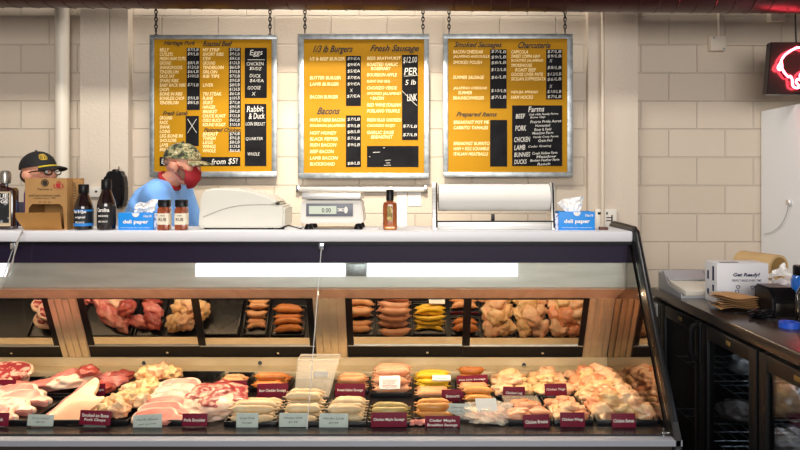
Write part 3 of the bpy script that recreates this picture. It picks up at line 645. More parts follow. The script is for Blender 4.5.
# --- left half: red meat and pork
RIB = [(-.09, -.04), (-.06, -.07), (0, -.075), (.06, -.06), (.095, -.02), (.085, .04), (.03, .07), (-.04, .075), (-.085, .03)]
CHOP = [(-.10, -.02), (-.07, -.045), (0, -.05), (.06, -.04), (.10, -.045), (.11, -.02), (.07, .005), (.05, .04), (0, .05), (-.06, .045), (-.1, .02)]
tray(-2.12, -1.86, 2.955, 3.28, 'shallow black tray of pork loin at the far left front of the case')
tray(-1.845, -1.60, 2.955, 3.28, 'shallow black tray under the pink pork chops beside the pale pork belly')
tray(-2.14, -1.88, 3.32, 3.61, 'shallow black tray under the red ribeye steaks at the back left')
tray(-1.86, -1.56, 3.32, 3.61, 'shallow black tray under the pork shanks at the back left')
for i, (x, y, z, r, a) in enumerate([(-2.02, 3.50, .01, .2, .30), (-2.05, 3.42, .035, .1, .35), (-1.99, 3.48, .055, .35, .32)]):
    steak('ribeye_steak', 'steak', RIB, 0, .03, M_red, M_fat, (x, y, T+.012+z), r, ['lowest red ribeye steak in the back left stack', 'red ribeye steak leaning in the middle of the back left stack', 'marbled red ribeye steak on top of the back left stack'][i], 'ribeye steaks at the back left', tilt=a, seed=i, rim=.006)
for i in range(4):
    lump('meaty_bone', 'bone', M_pork, (-1.93+.035*i-.06*(i > 2), 3.40-.02*i, T+.035), (.065, .024, .024), i+3, 'meaty bone piece in the heap in front of the red ribeye steaks', 'meaty bones at the back left', .5, fold=.3)
for i, (x, y, z) in enumerate([(-1.79, 3.02, .01), (-1.76, 3.09, .018), (-1.74, 3.17, .03), (-1.80, 3.23, .04)]):
    steak('pork_chop', 'pork chop', CHOP, 0, .032, M_pork, M_fat, (x, y, T+z), -.1+.1*i, ['front pork chop by the grey tag at the left of the case', 'second pork chop behind the grey tag at the left of the case', 'third pork chop from the front behind the grey tag at the left', 'rearmost pork chop in the tray behind the grey tag at the left'][i], 'pork chops at the front left', tilt=.35, seed=i+5, rim=.006)
for i, (x, y, z) in enumerate([(-2.0, 3.0, .01), (-1.97, 3.08, .025), (-1.95, 3.17, .035)]):
    steak('pork_steak', 'pork steak', CHOP, 0, .035, M_pork, M_fat, (x, y, T+z), .15*i, ['front pork steak at the far left edge behind the cut-off tag', 'middle pork steak at the far left edge', 'rear pork steak at the far left edge'][i], 'pork steaks at the far left', tilt=.3, seed=i+15, rim=.007)
for i, (x, y, z, r, L) in enumerate([(-1.76, 3.42, .03, .75, .12), (-1.71, 3.49, .045, .8, .10), (-1.66, 3.41, .05, .55, .09), (-1.64, 3.52, .04, .9, .085)]):
    lump('pork_shank', 'pork shank', M_pork if i != 2 else M_fat, (x, y, T+z), (L, .04, .036), i+60, ['front left pork shank at the back of the case left of the pale belly', 'rear pork shank beside the red piece', 'pale pork shank lying next to the pale belly point', 'rearmost pork shank next to the steel post'][i], 'pork shanks in the back row', r, .22, 1.4)
lump('beef_piece', 'beef', M_darkred, (-1.60, 3.47, T+.085), (.05, .05, .03), 77, 'small deep red beef piece beside the pork shanks at the back', None, .3)
# pale pork belly: a big thin folded sheet of skin with fatty edge
t = thing('pork_belly', 'large pale pork belly slab lying diagonally on the trays at the front left', 'pork belly', (-1.5, 3.1, T+.02))
def sheet(f, nu, nv, th):
    t_ = bmesh.new(); g = []
    for s_ in (0, 1):
        g.append([[t_.verts.new(f(i/nu, j/nv)+Vector((0, 0, -th*s_))) for j in range(nv+1)] for i in range(nu+1)])
    for s_ in (0, 1):
        for i in range(nu):
            for j in range(nv): t_.faces.new((g[s_][i][j], g[s_][i+1][j], g[s_][i+1][j+1], g[s_][i][j+1]))
    for i in range(nu):
        for j in (0, nv): t_.faces.new((g[0][i][j], g[0][i+1][j], g[1][i+1][j], g[1][i][j]))
    for j in range(nv):
        for i in (0, nu): t_.faces.new((g[0][i][j], g[0][i][j+1], g[1][i][j+1], g[1][i][j]))
    bmesh.ops.recalc_face_normals(t_, faces=t_.faces); return t_
OUT = [(60, 424), (53, 422), (47, 417), (58, 408), (70, 398), (82, 388), (89, 381), (95, 377.5), (99, 380.5), (97.5, 388), (94, 395), (98, 398), (104, 396.5), (104, 400), (97, 406), (91, 411), (89, 418), (83, 424), (72, 426)]
def beltop(px, py):
    dd = 2.965+(424-py)/46*.26; p = W(px, py, dd); return p
tb = bmesh.new(); f_ = tb.faces.new([tb.verts.new(p) for p in smoothpath([beltop(*q) for q in OUT+[OUT[0]]], 3)[:-1]])
bmesh.ops.triangulate(tb, faces=[f_]); bmesh.ops.subdivide_edges(tb, edges=[e for e in tb.edges if e.calc_length() > .03], cuts=3, use_grid_fill=True); bmesh.ops.triangulate(tb, faces=tb.faces)
cen_ = beltop(76, 408)
for v in tb.verts: v.co.z += .018*math.exp(-((v.co.x-cen_.x)**2+(v.co.y-cen_.y)**2)/.006)
ex = bmesh.ops.extrude_face_region(tb, geom=list(tb.faces))
for v in ex['geom']:
    if isinstance(v, bmesh.types.BMVert): v.co += Vector((.0, .006, -.018))
bmesh.ops.recalc_face_normals(tb, faces=tb.faces)
m = MB().add(tb); m.distort(.004, 16, 2); m.build('skin_side', M_skin, t, angle=60)
m = MB().tube(smoothpath([beltop(*q)+Vector((-.006, 0, -.010)) for q in [(50, 420), (48, 416), (58, 407), (70, 397), (82, 387), (89, 380)]]), [.006]+[.013]*19+[.006], 10); m.distort(.005, 25, 4); m.build('meat_edge', M_pork, t)
tray(-1.565, -1.365, 2.955, 3.28, 'shallow black tray under the pale pork belly and first chicken pieces')
tray(-1.545, -1.40, 3.32, 3.61, 'shallow black tray under the dark red chops at the back')
for i, (x, y, z, r) in enumerate([(-1.50, 3.38, .025, .5), (-1.47, 3.45, .035, .6), (-1.45, 3.53, .045, .7), (-1.53, 3.53, .03, .4)]):
    lump('red_chop', 'chop', M_darkred if i % 2 == 0 else M_pork, (x, y, T+z), (.065, .038, .03), i+90, ['nearest dark red chop right behind the Salt tag', 'second pinkish chop in the back tray behind the Salt tag', 'third dark red chop in the back tray behind the Salt tag', 'rearmost pinkish chop near the steel post'][i], 'chops in the back tray', r)
# yellow chicken pieces running front to back
tray(-1.36, -1.19, 2.955, 3.61, 'long black tray under the yellow-skinned chicken pieces, front to back')
n = 0
for j in range(7):
    for i in range(2 + (j % 2)):
        x = -1.345+.06*i+.008*(j % 3)+.03; y = 3.025+j*.088+random.uniform(-.01, .01); z = .028+.012*(j % 2)+.025*(j > 4)+.01*(i % 2)
        lump('chicken_piece', 'chicken', [M_chick2, M_chick, M_chick2][n % 3], (x, y, T+z+.006), (.052, .05, .038), n+100, 'yellow-skinned raw chicken chunk in the long heap left of the pink pork slices', 'yellow chicken chunks', random.uniform(0, 3), .24, 1.8, fold=.3); n += 1
# pink pork slices
tray(-1.17, -.955, 2.955, 3.30, 'shallow black tray under the pink pork slices at the front')
for i in range(6):
    steak('pork_slice', 'pork slice', [(x*1.02, y*.9) for x, y in CHOP], 0, .024, M_pork, M_fat, (-1.07+.004*i, 2.99+.052*i, T+.012+.011*i), .12, ['frontmost pink pork slice behind the grey tag', 'second pink pork slice counted from the front', 'third pink pork slice counted from the front', 'fourth pink pork slice counted from the front', 'fifth pink pork slice counted from the front', 'rearmost pink pork slice next to the empty black tray'][i], 'pink pork slices', tilt=.42, seed=i+30, rim=.006)
# empty black trays in the back row
t = tray(-1.17, -.955, 3.33, 3.61, 'empty deep black tray in the back row behind the pink pork slices', .05, mat('wet_black_tray', '2a2826', .25, col2='1a1918', scale=20))
tray(-.935, -.80, 3.34, 3.61, 'black tray in the back row behind the maroon tag right of the empty tray', .045)
pile('peach', -.93, -.805, 3.36, 3.58, 2, .017, 'peach sausage lying with others behind the maroon tag above the pork roast', 'peach sausages behind the marbled roast')
# big marbled roast
t = thing('pork_roast', 'big marbled red pork roast with pale fat underside at the front of the case', 'roast', (-.85, 3.12, T))
b = blobmesh((.135, .155, .052), 5, .12, 1.3, 5); b.bm.transform(Matrix.Translation((-.865, 3.12, T+.034)) @ Euler((.06, 0, .25)).to_matrix().to_4x4()); b.build('fat_underside', M_fat, t)
b = blobmesh((.122, .135, .045), 9, .14, 1.6, 5); b.bm.transform(Matrix.Translation((-.862, 3.15, T+.066)) @ Euler((.10, 0, .25)).to_matrix().to_4x4()); b.build('marbled_top', M_red, t)
# --- right half: chicken
tray(.415, .578, 3.30, 3.61, 'shallow black tray under the pale chicken pieces behind the Chicken tag')
tray(.59, .775, 3.30, 3.61, 'shallow black tray under the chicken thighs at the back')
def heap(x0, x1, y0, y1, nx, ny, sz, mats, lb, grp, seed, zf=None, layers=1, name='chicken_piece', cat='chicken'):
    k = 0
    for q in range(layers):
        for j in range(ny-q):
            for i in range(nx-q):
                x = x0+(i+.5+q*.5)*(x1-x0)/nx+random.uniform(-.006, .006); y = y0+(j+.5+q*.5)*(y1-y0)/ny+random.uniform(-.006, .006)
                z = T+.006+sz[2]*.62+q*sz[2]*.95+(zf(x, y) if zf else 0)
                lump(name, cat, mats[k % len(mats)], (x, y, z), sz, seed+k, lb, grp, random.uniform(0, 3.1), .20, 1.6, fold=.25, tilt=random.uniform(-.25, .25)); k += 1
heap(.42, .572, 3.315, 3.60, 2, 3, (.052, .062, .032), [M_chick, M_chick2], 'pale raw chicken piece in the back row left of the thighs tray', 'pale chicken pieces at the back', 200, layers=2)
heap(.60, .77, 3.315, 3.60, 2, 3, (.055, .062, .034), [M_chick2, M_chick], 'raw skin-on chicken thigh in the back tray near the long chicken heap', 'chicken thighs at the back', 230, layers=2, name='chicken_thigh', cat='chicken thigh')
t = thing('lidded_tray', 'black tray with clear film lid over brown meat, behind the Chicken Breasts tag', 'tray', (.50, 3.18, T))
MB().box((.42, 3.09, T+.001), (.585, 3.225, T+.026), .006).build('tray_base', M_blackpl, t)
b = blobmesh((.060, .028, .012), 33, .2, 2); b.bm.transform(Matrix.Translation((.50, 3.15, T+.034)) @ Euler((0, 0, .3)).to_matrix().to_4x4()); b.build('meat_strip', M_breast, t)
MB().box((.422, 3.092, T+.040), (.583, 3.223, T+.043)).build('film_lid', film('lid_film', 'cfc8bc', .22, .1, .4), t)
for i, (x, y, r) in enumerate([(.47, 3.0, .1), (.555, 3.01, -.3), (.51, 3.05, .2)]):
    lump('chicken_breast', 'chicken breast', M_breast, (x, y, T+.028+.014*(i == 2)), (.062, .042, .03), 300+i, ['left orange-pink chicken breast in front of the lidded tray', 'right orange-pink chicken breast in front of the lidded tray', 'orange-pink chicken breast lying on top between two others'][i], 'chicken breasts at the front', r, .12, 1.2)
tray(.42, .60, 2.955, 3.085, 'small black tray under the orange-pink chicken breasts')
tray(.61, .775, 2.955, 3.28, 'shallow black tray under the chicken wings at the front')
heap(.62, .765, 2.975, 3.215, 2, 3, (.046, .045, .022), [M_chick, M_breast, M_chick2], 'raw chicken wing in the tray behind the maroon Chicken Wings tag', 'chicken wings at the front', 330, name='chicken_wing', cat='chicken wing', layers=2)
tray(.79, 1.045, 2.955, 3.61, 'long black tray full of chicken at the right end of the case')
heap(.805, 1.04, 3.0, 3.60, 3, 7, (.056, .066, .038), [M_chick, M_chick2, M_chick, M_breast], 'raw chicken quarter in the long heap at the right end of the case', 'chicken quarters at the right end', 400, layers=2, name='chicken_quarter', cat='chicken quarter')

# --- price tags
def pricetag(px0, px1, py0, py1, lines, lb, grey=False, tilt=0.0, yaw=0.0, d=None, stand=True):
    back = py1 < 405
    d = d or (3.25 if back else 2.925)
    x0, x1, z0, z1 = X(px0, d), X(px1, d), Z(py1, d), Z(py0, d); c = Vector(((x0+x1)/2, d, T))
    t = thing('price_tag', lb, 'price tag', c, 'grey price tags' if grey else 'maroon price tags')
    h = z1-z0; w_ = x1-x0; M4 = Matrix.Translation(((x0+x1)/2, d, z0)) @ Euler((-.18, tilt, yaw)).to_matrix().to_4x4()
    b = MB().box((-w_/2, -.0015, 0), (w_/2, .0015, h), .0008)
    b.bm.transform(M4); b.build('card', mat('grey_card', 'ccd4ce', .5, col2='b8c2be', scale=15) if grey else M_maroon, t)
    l = MB(); n_ = len(lines)
    for i, s_ in enumerate(lines):
        zc = h*(.5+(n_-1)*.16-.32*i); hh = h*(.12 if not grey else .07); ww = min(.43, .034*len(s_))*w_
        l.text(s_, -ww, ww, zc-hh, zc+hh, -.0019, shear=.2 if grey else 0, off=.02)
    l.bm.transform(M4); l.build('lettering', mat('grey_ink', '5f6b6c', .6) if grey else M_ink, t, False)
    e = MB().box((-w_/2+.004, -.001, -max(.004, z0-T-.002) if back else -.002), (w_/2-.004, .018, -.0005)); e.bm.transform(M4)
    # clear foot behind the card
    f = MB().box((-w_*.35, .0017, -min(.02, z0-T-.001) if z0-T > .003 else 0), (w_*.35, .012, .012), .001); f.bm.transform(M4); f.build('clear_foot', film('clear_foot', 'b6baba', .22, .1, 0), t)
    e.bm.free()
TAGS = [
 (-22, 15, 380, 394, ['Ribeye Steak'], 'maroon tag at the far left in front of the red ribeye steaks'),
 (-24, 8, 413, 426, ['Pork Steak'], 'maroon tag cut off by the left edge of the picture at the front'),
 (83, 105, 384, 396, ['Salt Trotters'], 'small maroon tag in the black back tray right of the pork shanks'),
 (79, 110, 411, 425, ['Smoked on Bone', 'Pork Chops'], 'maroon tag overlapping the pale pork belly and yellow chicken'),
 (182, 207, 414, 426.5, ['Pork Shoulder'], 'small maroon tag leaning on the marbled pork roast'),
 (216, 247, 381, 394, ['Breakfast', 'Link Sausage'], 'maroon tag just above and right of the marbled roast'),
 (257, 288, 384, 398, ['Beer Cheddar Sausage'], 'maroon tag in front of the orange smoked sausages left of the bin'),
 (335, 365, 384, 397, ['Sweet Italian Sausage'], 'maroon tag just right of the clear plastic bin'),
 (371, 407, 413, 427, ['Chicken Maple Sausage'], 'wide maroon tag leaning on the olive beige sausages'),
 (442, 464, 390, 402.5, ['Bratwurst'], 'small maroon tag on the light peach sausages'),
 (425, 460, 416.5, 430, ['Cedar Maple', 'Breakfast Sausage'], 'two-line maroon tag at the front left of the plastic bag'),
 (457, 488, 375.5, 384, ['Hot Link Sausage'], 'maroon tag far back on the plump orange sausages'),
 (503, 525, 387, 400, ['Chicken Leg'], 'maroon tag on the pale chicken pieces right of the sausages'),
 (545, 567, 384, 395.5, ['Chicken Thigh'], 'maroon tag standing before the back chicken thighs'),
 (524, 550, 415, 429, ['Chicken Breasts'], 'maroon tag in front of the orange-pink chicken breasts'),
 (560.5, 585, 413, 427, ['Chicken Wings'], 'maroon tag standing in the chicken wings tray'),
 (612, 636, 414, 428, ['Chicken Bones'], 'rightmost maroon tag in front of the long chicken heap')]
for i, g in enumerate(TAGS): pricetag(*g, tilt=[0, .02, -.03, .04, 0, -.03, -.02, 0, -.01, -.03, 0, -.05, .02, -.02, -.04, 0, -.01][i], d=3.475 if g[2] == 375.5 else None)
GT_ = [(27, 53, 415, 426, ['Pork Chops', '$8.99'], 'grey tag in front of the pork chops at the left'),
 (133, 162, 415, 429, ['Pork Slices', 'per pound'], 'grey-white tag slightly tilted before the pink pork slices'),
 (236, 258, 413.5, 428, ['Local Pork', 'Sausage'], 'grey tag right of the marbled roast before the pale sausages'),
 (279, 307, 413.5, 427, ['House Link', '$7.99'], 'grey tag before the pale sausages under the clear bin'),
 (319, 348, 414, 428, ['Garlic Link', '$7.99'], 'grey tag left of the wide Chicken Maple tag')]
for i, g in enumerate(GT_): pricetag(*g, grey=True, tilt=[.03, -.06, .0, .0, .01][i])
pricetag(444, 471, 404, 415, ['Chorizo', 'per lb'], 'grey-white tag lying on the golden sausages behind the two-line tag', grey=True, d=3.02, tilt=.02)
# ------------------------------------------------------------------ things on top of the case
S = TOPZ
def tt(px, d=3.45): return X(px, d)
# framed-looking square bottle at far left
t = thing('liquor_bottle', 'dark square bottle with an illustrated black and white label at the far left', 'bottle', (tt(5), 3.45, S))
MB().lathe([(.03, 0), (.052, .004), (.054, .02), (.054, .19), (.048, .205), (.016, .212), (.016, .225)], (tt(4), 3.45, S), 32, 1.1, .6, 8).build('bottle_body', mat('dark_amber_glass', '2c0d08', .08, coat=1), t)
MB().lathe([(.017, .225), (.024, .228), (.026, .265), (.022, .285), (.012, .29)], (tt(5.5), 3.45, S), 16).build('stopper', mat('pewter_stopper', '9a968e', .25, .8), t)
MB().box((tt(4)-.052, 3.412, S+.018), (tt(4)+.052, 3.4165, S+.186)).build('label', mat('cream_label', 'cdb894', .6), t)
MB().box((tt(4)-.047, 3.4095, S+.034), (tt(4)+.047, 3.412, S+.180)).build('picture', mat('black_picture', '15171a', .5, col2='8d9292', scale=38, lo=.56, hi=.62, detail=6), t)
MB().text('BLUE', tt(4)-.04, tt(4)+.045, S+.150, S+.174, 3.408, shear=.1, rot=.08, off=.02).text('RIDGE', tt(4)-.04, tt(4)+.045, S+.128, S+.147, 3.408, shear=.1, rot=.08, off=.02).build('lettering', M_ink, t, False)
tag(MB().lathe([(.012, 0), (.014, .01), (.014, .17), (.009, .19), (.009, .2)], (tt(19), 3.52, S), 14).build('purple_bottle', mat('purple_plastic', '4a2a68', .3)), 'slim purple bottle half hidden between the dark square bottle and cardboard box', 'bottle')
# cardboard dispenser box
t = thing('dispenser_box', 'brown cardboard dispenser box with printed logo and open front flap', 'box', (tt(47, 3.4), 3.47, S))
x0, x1 = X(25, 3.40), X(67, 3.40); y0, y1 = 3.40, 3.58; zt = S+.252; zc = S+.130
m = MB(); th = .004
m.prism([(x0, zt), (x1, zt), (x1, S), (x1-.012, S), (x1-.020, zc-.02), (x1-.035, zc-.004), (x0+.035, zc-.004), (x0+.020, zc-.02), (x0+.004, S), (x0, S)], 'y', y0, y0+th)
m.box((x0, y1-th, S), (x1, y1, zt)).box((x0, y0+th, S), (x0+th, y1-th, zt)).box((x1-th, y0+th, S), (x1, y1-th, zt)).box((x0+th, y0+th, S), (x1-th, y1-th, S+th)).box((x0+th, y0+th, zt-th), (x1-th, y1-th, zt))
m.build('box_body', M_cardb, t)
# flap tilts outwards
m = MB(); m.prism([(x0+.0, S+.002), (x1-.022, S+.002), (x1-.006, S+.088), (x0-.016, S+.088), (x0-.022, S+.060)], 'y', -.002, .002)
for v in m.bm.verts:
    h = v.co.z-S; v.co.y += y0-.006-h*.55; v.co.z = S+.001+h*.98
m.build('front_flap', mat('flap_cardboard', 'c08f4e', .75, col2='b5813f', scale=5), t)
xm = (x0+x1)/2-.005; M_pr = mat('black_print', '2a1c12', .6)
m = MB()
m.tube([(xm+.017*math.cos(a), y0-.001, S+.232+.0155*math.sin(a)-.002) for a in [i*PI/8 for i in range(17)]], .0022, 4)
m.lathe([(.012, -.0006), (.012, .0006)], (0, 0, 0), 16); 
for v in list(m.bm.verts)[-32:]: v.co = Vector((xm+v.co.x, y0-.0006+v.co.z, S+.229+v.co.y))
m.text('Farmer s', xm-.035, xm+.035, S+.194, S+.204, y0-.0008, off=.02).text('small batch handmade snacks', xm-.078, xm+.075, S+.163, S+.1735, y0-.0008, off=.01).text('crafted since 1987', xm-.055, xm+.055, S+.152, S+.1595, y0-.0008, off=.01)
m.text('* * *', xm-.032, xm+.03, S+.129, S+.139, y0-.0008, off=.04); m.build('printed_logo', M_pr, t, False)
m = MB(); rr = random.Random(3)
for i in range(26):
    a = rr.uniform(0, 2*PI); q = rr.uniform(.006, .026); m.lathe([(rr.uniform(.0015, .004), -.0005), (.002, .0005)], (0, 0, 0), 8)
    for v in list(m.bm.verts)[-16:]: v.co = Vector((x1-.042+q*math.cos(a)+v.co.x, y0-.0007+v.co.z, S+.216+q*.8*math.sin(a)+v.co.y))
m.lathe([(.011, -.0006), (.011, .0006)], (0, 0, 0), 16)
for v in list(m.bm.verts)[-32:]: v.co = Vector((x1-.042+v.co.x, y0-.0008+v.co.z, S+.216+v.co.y))
m.build('red_splash', mat('red_ink', 'b0202a', .6), t)
# printed side strip leaning flap on the right of the box
m = MB().prism([(x1, S), (X(75.5, 3.4), S), (X(77, 3.4), S+.235), (X(70, 3.4), S+.252), (x1, S+.252)], 'y', 3.46, 3.465); m.build('side_flap', M_cardb, t)
m = MB()
for i in range(16):
    z = S+.03+i*.013; xa = X(71, 3.46)+.006*math.sin(i*.7); m.tube([(xa, 3.459, z), (xa+.018, 3.459, z+.006), (xa+.028, 3.459, z-.003)], .0018, 4)
m.build('side_print', M_pr, t)
# dark sauce bottles
def sauce(px, h, lb, mlab, st, w_=.042, grp='dark sauce bottles'):
    t = thing('sauce_bottle', lb, 'bottle', (X(px, 3.42), 3.42, S)); c = (X(px, 3.42), 3.42, S)
    MB().lathe([(w_*.9, 0), (w_, .006), (w_, h*.50), (w_*.94, h*.56), (w_*.62, h*.72), (w_*.48, h*.80), (w_*.46, h*.86)], c, 28).build('glass_body', mat('dark_brown_glass', '1a0b07', .06, coat=1), t)
    MB().lathe([(w_*.54, h*.80), (w_*.56, h*.81), (w_*.56, h*.985), (w_*.52, h)], c, 24).build('cap', M_black, t)
    MB().lathe([(w_+.0008, h*.10), (w_+.0008, h*.47)], c, 28).build('label', mlab, t)
    def fn(x, z):
        a = (x-c[0])/w_; return Vector((c[0]+(w_+.0016)*math.sin(a), c[1]-(w_+.0016)*math.cos(a), z))
    m = MB(); m.text(st[0], c[0]-.030, c[0]+.030, S+h*.36, S+h*.44, 0, off=.03, fn=fn); m.text(st[1], c[0]-.025, c[0]+.025, S+h*.25, S+h*.31, 0, off=.02, fn=fn); m.text('BBQ SAUCE', c[0]-.022, c[0]+.022, S+h*.15, S+h*.19, 0, off=.02, fn=fn)
    m.build('lettering', M_ink, t, False); return t, c
t, c = sauce(83.7, .222, 'shorter dark sauce bottle with a blue band on its label, beside the cardboard box', mat('navy_label', '0f1a24', .5), ('Bar B Que', 'original'), .044)
MB().lathe([(.0452, .091), (.0452, .099)], c, 28).build('blue_band', mat('blue_ink', '1f7fd0', .5), t)
MB().lathe([(.0452, .02), (.0452, .034)], c, 28).build('blue_band', MATS['blue_ink'], t)
sauce(106.5, .246, 'taller dark sauce bottle with a black label before the hanging black hat', mat('black_label', '141210', .6), ('Carolina', 'sweet & smoky'), .043)
# paper boxes
M_blue = mat('bright_blue_carton', '0f8de6', .45)
def delipaper(x0, x1, y0, lb, h=.083):
    t = thing('paper_box', lb, 'box', ((x0+x1)/2, y0+.06, S), 'blue boxes of deli paper')
    MB().box((x0, y0, S), (x1, y0+.13, S+h), .0015).build('carton', M_blue, t)
    m = MB(); xm = (x0+x1)/2; w_ = x1-x0
    m.text('deli paper', x0+w_*.14, x1-w_*.14, S+h*.32, S+h*.60, y0-.0008, off=.035); m.text('10x10', x1-w_*.27, x1-w_*.05, S+h*.74, S+h*.88, y0-.0008, off=.02)
    m.text('interfolded dry wax sheets', x0+w_*.08, x1-w_*.08, S+h*.10, S+h*.17, y0-.0008)
    m.build('lettering', M_ink, t, False)
    n = 14; pts = [(xm+.018*math.cos(PI+PI*i/n), S+h-.001+.019*math.sin(PI+PI*i/n)) for i in range(n+1)]
    MB().prism(pts, 'y', y0-.0008, y0+.004).build('thumb_notch', M_paper, t)
    return t
tA = delipaper(X(118, 3.4), X(153.3, 3.4), 3.40, 'blue deli paper box left of the two spice jars')
tB = delipaper(X(559, 3.4), X(595, 3.4), 3.40, 'blue deli paper box right of the paper roll', .088)
def crinkle(path, d0, d1, th, amp, seed, m, nm, parent=None, lb=None, cat=None):
    """standing crumpled paper: outline path top/bottom in px at depth"""
    top, bot = path
    def f(u, v):
        i = u*(len(top)-1); k = min(int(i), len(top)-2); s_ = i-k
        a = Vector(top[k]).lerp(Vector(top[k+1]), s_); b = Vector(bot[k]).lerp(Vector(bot[k+1]), s_); p = a.lerp(b, v)
        d = d0+(d1-d0)*(.5+.5*math.sin(u*7+seed))*(1-v)
        q = W(p.x, p.y, d); q.y += noise.noise(Vector((u*6, v*5, seed)))*amp; return q
    t_ = bmesh.new(); nu, nv = 26, 12
    g = [[[t_.verts.new(f(i/nu, j/nv)+Vector((0, th*s_, 0))) for j in range(nv+1)] for i in range(nu+1)] for s_ in (0, 1)]
    for s_ in (0, 1):
        for i in range(nu):
            for j in range(nv): t_.faces.new((g[s_][i][j], g[s_][i+1][j], g[s_][i+1][j+1], g[s_][i][j+1]))
    for i in range(nu):
        for j in (0, nv): t_.faces.new((g[0][i][j], g[0][i+1][j], g[1][i+1][j], g[1][i][j]))
    for j in range(nv):
        for i in (0, nu): t_.faces.new((g[0][i][j], g[0][i][j+1], g[1][i][j+1], g[1][i][j]))
    bmesh.ops.recalc_face_normals(t_, faces=t_.faces)
    o = MB().add(t_).build(nm, m, parent, angle=50)
    if lb: tag(o, lb, cat)
    return o
crinkle(([(135, 205), (140, 202), (146, 203), (152, 199), (158, 200)], [(134, 214), (139, 214), (144, 214), (149, 214), (153, 213)]), 3.44, 3.48, .0015, .03, 1, M_paper, 'paper_sheets', tA)
crinkle(([(557, 203), (563, 199), (570, 198), (578, 197), (584, 196)], [(568, 214), (570, 214), (573, 214), (576, 214), (580, 213)]), 3.44, 3.48, .0015, .02, 5, M_paper, 'paper_sheets', tB)
for tp_, a, b in ((tA, 153.3, 157.5), (tB, 555, 558.5)):
    MB().box((X(a, 3.41), 3.41, S), (X(b, 3.41), 3.50, S+.08), .002).build('side_label', mat('printed_side', 'dfe3ee', .6, col2='6d7fb0', scale=60, lo=.5, hi=.6), tp_)
# spice jars
def jar(px, lb):
    c = (X(px, 3.40), 3.40, S); t = thing('spice_jar', lb, 'jar', c, 'spice jars with black lids')
    MB().lathe([(.025, 0), (.029, .004), (.029, .100), (.025, .110), (.025, .118)], c, 28, power=5).build('glass_body', mat('spice_fill', 'a4532c', .12, col2='7a3418', scale=90, coat=1), t)
    MB().lathe([(.0275, .113), (.029, .115), (.029, .144), (.027, .147)], c, 28, power=3).build('lid', M_black, t)
    MB().lathe([(.0296, .028), (.0296, .082)], c, 28, power=5).build('label', mat('jar_label', 'eee3cc', .6), t)
    MB().text('RUB', c[0]-.018, c[0]+.018, S+.045, S+.060, c[1]-.0303, off=.01).text('sweet', c[0]-.012, c[0]+.012, S+.068, S+.075, c[1]-.0303).build('lettering', M_pr, t, False)
jar(164.5, 'left spice jar with rust red seasoning and cream label'); jar(181.6, 'right spice jar with rust red seasoning, nearest the white machine')
# white machine housing
t = thing('label_scale', 'large white rounded machine housing standing on the case right of the man in blue', 'scale', (X(241, 3.45), 3.55, S))
d = 3.44
prof = [(198.5, 229.3), (199.5, 214), (201, 198), (203.5, 190.5), (209, 188.5), (220, 187.8), (232, 188), (245, 189.3), (256, 191.8), (266, 195), (274, 198.5), (279.5, 202.5), (276, 204.3), (284.5, 206.2), (285.3, 212), (284.5, 229.3)]
prof = [(X(a, d), max(S+.008, Z(b, d))) for a, b in prof]
MB().prism(prof, 'y', 3.43, 3.66, .010).build('housing', mat('warm_white_plastic', 'dbd8cc', .4), t)
MB().tube(smoothpath([W(203, 217, 3.4295), W(222, 209.5, 3.4295), W(240, 205.5, 3.4295), W(258, 204.6, 3.4295), W(277, 204.3, 3.4295)]), .0012, 4).build('seam_line', mat('seam_grey', '8a877c', .6), t)
MB().box(W(275.5, 205, 3.432), (X(279, 3.43), 3.45, Z(202.5, 3.43)), .001).build('latch', M_black, t)
for px in (206, 235, 270, 281): MB().lathe([(.014, 0), (.014, .009)], (X(px, d), 3.46 if px != 235 else 3.6, S), 12).build('foot', M_black, t)
# digital scale
t = thing('digital_scale', 'white digital counter scale with steel pan and grey display under the middle menu board', 'scale', (X(332, 3.45), 3.5, S)); d = 3.42
MB().prism([(X(301.5, d), Z(200.5, d)), (X(361, d), Z(200.5, d)), (X(363.5, d), Z(220, d)), (X(362.5, d), Z(223.5, d)), (X(300.5, d), Z(223.5, d)), (X(299.8, d), Z(218, d))], 'y', d, d+.22, .006).build('body', M_offw, t)
MB().box(W(306, 216.5, d-.003), (X(353, d), d+.003, Z(203.5, d)), .002).build('display_panel', mat('grey_panel', '6c6f78', .4), t)
MB().box(W(309, 214, d-.005), (X(336.5, d), d-.002, Z(206, d))).build('lcd_screen', mat('lcd', 'c9d3c0', .3), t)
MB().text('0.00', X(322, d), X(331, d), Z(212.5, d), Z(208, d), d-.0055, off=.01).build('digits', mat('lcd_ink', '3b443c', .5), t, False)
MB().box(W(337.3, 209.2, d-.0045), (X(344, d), d-.002, Z(208.4, d))).box(W(337.3, 211.2, d-.0045), (X(344, d), d-.002, Z(210.4, d))).box(W(339, 210.6, d-.0045), (X(342, d), d-.002, Z(209, d))).build('printed_mark', M_ink, t, False)
m = MB(); m.lathe([(.013, -.001), (.013, .001)], (0, 0, 0), 20)
for v in m.bm.verts: v.co = Vector((X(346, d)+v.co.x*.7, d-.004+v.co.z, Z(210, d)+v.co.y*1.3))
m.build('round_button', M_offw, t)
MB().box((X(302, d), d-.01, Z(199.5, d)), (X(361, d), d+.23, Z(192.5, d)), .005).build('weighing_pan', M_steel, t)
MB().box((X(311, d), d+.04, Z(200.6, d)), (X(350, d), d+.18, Z(199.3, d))).build('pan_support', M_black, t)
for px, dd in ((308, d+.03), (358, d+.03), (308, d+.19), (358, d+.19)): MB().lathe([(.022, 0), (.022, .008), (.015, .026)], (X(px, d), dd, S), 14).build('foot', M_black, t)
tag(MB().box((X(281, 3.5), 3.46, S+.0005), (X(301, 3.5), 3.62, S+.006)).distort(.002, 12, 1).build('paper_sheet', M_paper), 'white paper lying flat between the white machine and digital scale', 'paper')
